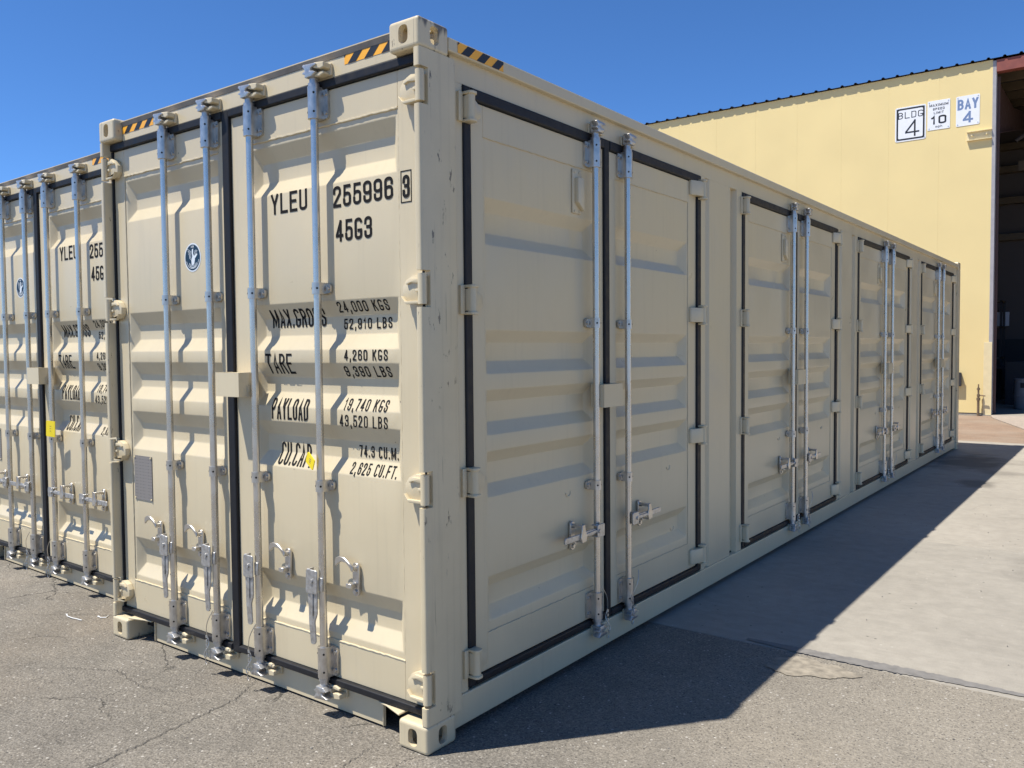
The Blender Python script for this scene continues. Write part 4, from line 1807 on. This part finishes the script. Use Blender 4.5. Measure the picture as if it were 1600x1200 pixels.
# standpipe and meter box at the foot of the wall
sp = empty('standpipe', (-.680, BY - .12, 0))
tag(sp, 'thin rusty standpipe with a small tap handle in front of the yellow wall', 'standpipe')
mb = MB()
mb.cyl((0, 0, -.02), (0, 0, .40), .027, 10)
mb.cyl((0, 0, .36), (0, 0, .42), .040, 10)
mb.cyl((0, 0, .42), (0, 0, .66), .020, 10)
mb.cyl((0, 0, .60), (0, 0, .64), .034, 10)
mb.cyl((0, 0, .66), (0, 0, .73), .014, 8)
part('pipe', mb, M_PIPE, sp)
mb = MB()
mb.tube([(0, 0, .47), (.06, 0, .475), (.14, 0, .462)], .014, 7)
mb.cyl((0, 0, .44), (0, 0, .50), .032, 10)
part('tap', mb, M_PIPE, sp)
mb = MB()
mb.box(-1.36, -1.045, BY - .10, BY - .002, .685, .985)
mb.box(-1.37, -1.035, BY - .115, BY - .1005, .675, .995)
o = part('meter_box', mb, M_INTDARK, None, bevel=.006)
tag(o, 'dark box fixed low on the yellow wall beside the far container corner', 'meter box')

# barrel in the bay
br = empty('barrel', (.045, 21.75, .026))
tag(br, 'grey plastic barrel with dark label standing inside the open bay', 'barrel')
mb = MB()
prev = None
for (za, ra), (zb, rb) in zip([(0, .25), (.04, .27), (.30, .29), (.34, .30), (.38, .29), (.66, .28), (.70, .285)], [(.04, .27), (.30, .29), (.34, .30), (.38, .29), (.66, .28), (.70, .285), (.74, .27)]):
    mb.cyl((0, 0, za), (0, 0, zb), ra, 28, rb)
part('body', mb, M_BARREL, br)
mb = MB()
mb.cyl((0, 0, .741), (0, 0, .762), .292, 28)
part('lid', mb, M_BARREL, br)
mb = MB()
for k in range(7):
    a0, a1 = math.radians(-112 + k * 6), math.radians(-112 + (k + 1) * 6)
    q = [mb.bm.verts.new((.298 * math.cos(a), .298 * math.sin(a), z)) for a, z in ((a0, .54), (a1, .54), (a1, .66), (a0, .66))]
    mb._f(q)
part('label_panel', mb, M_INTDARK, br)
# pale board on the back wall, dark bench
mb = MB(); mb.box(-1.22, -.88, 26.64, 26.69, 2.20, 2.62)
o = part('notice_board', mb, simple('pale_board', (.5, .52, .58), .6), None, bevel=.01)
tag(o, 'pale notice board on the dark wall inside the open bay', 'board')
bench = empty('work_bench', (.2, 25.2, .026))
tag(bench, 'dark work bench deep inside the open bay', 'bench')
mb = MB(); mb.box(-1.3, 2.6, -.4, .4, .92, .98)
part('bench_top', mb, M_INTDARK, bench)
for x in (-1.25, 2.5):
    for y in (-.36, .30):
        mb = MB(); mb.box(x, x + .07, y, y + .07, 0, .92)
        part('leg', mb, M_INTDARK, bench)

scrap([(-3.034, .018, .004), (-2.985, .004, .006), (-2.93, .002, .007), (-2.885, .012, .006), (-2.842, .020, .004)], 'longer curved white plastic strip lying on asphalt in front of the rear container')
scrap([(-2.835, .114, .004), (-2.790, .110, .006), (-2.765, .128, .007), (-2.795, .157, .004)], 'short white plastic strip on asphalt between the two containers')

# dark clutter along the back of the bay
cab = empty('tool_cabinet', (.15, 23.6, .026))
tag(cab, 'dark tool cabinet with drawers behind the barrel in the open bay', 'cabinet')
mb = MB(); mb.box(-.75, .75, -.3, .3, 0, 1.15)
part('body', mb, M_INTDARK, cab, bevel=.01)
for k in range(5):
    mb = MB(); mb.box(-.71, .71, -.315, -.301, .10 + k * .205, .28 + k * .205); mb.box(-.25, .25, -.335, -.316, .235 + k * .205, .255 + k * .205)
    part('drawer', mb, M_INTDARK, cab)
rk = empty('storage_rack', (-2.2, 25.9, .026))
tag(rk, 'tall dark storage rack against the back wall of the open bay', 'rack')
for x in (-1.2, 1.2):
    for y in (-.35, .30):
        mb = MB(); mb.box(x, x + .06, y, y + .06, 0, 2.9)
        part('upright', mb, M_INTDARK, rk)
for z in (.3, 1.2, 2.1, 2.85):
    mb = MB(); mb.box(-1.2, 1.26, -.35, .36, z, z + .04)
    part('shelf', mb, M_PURLIN, rk)
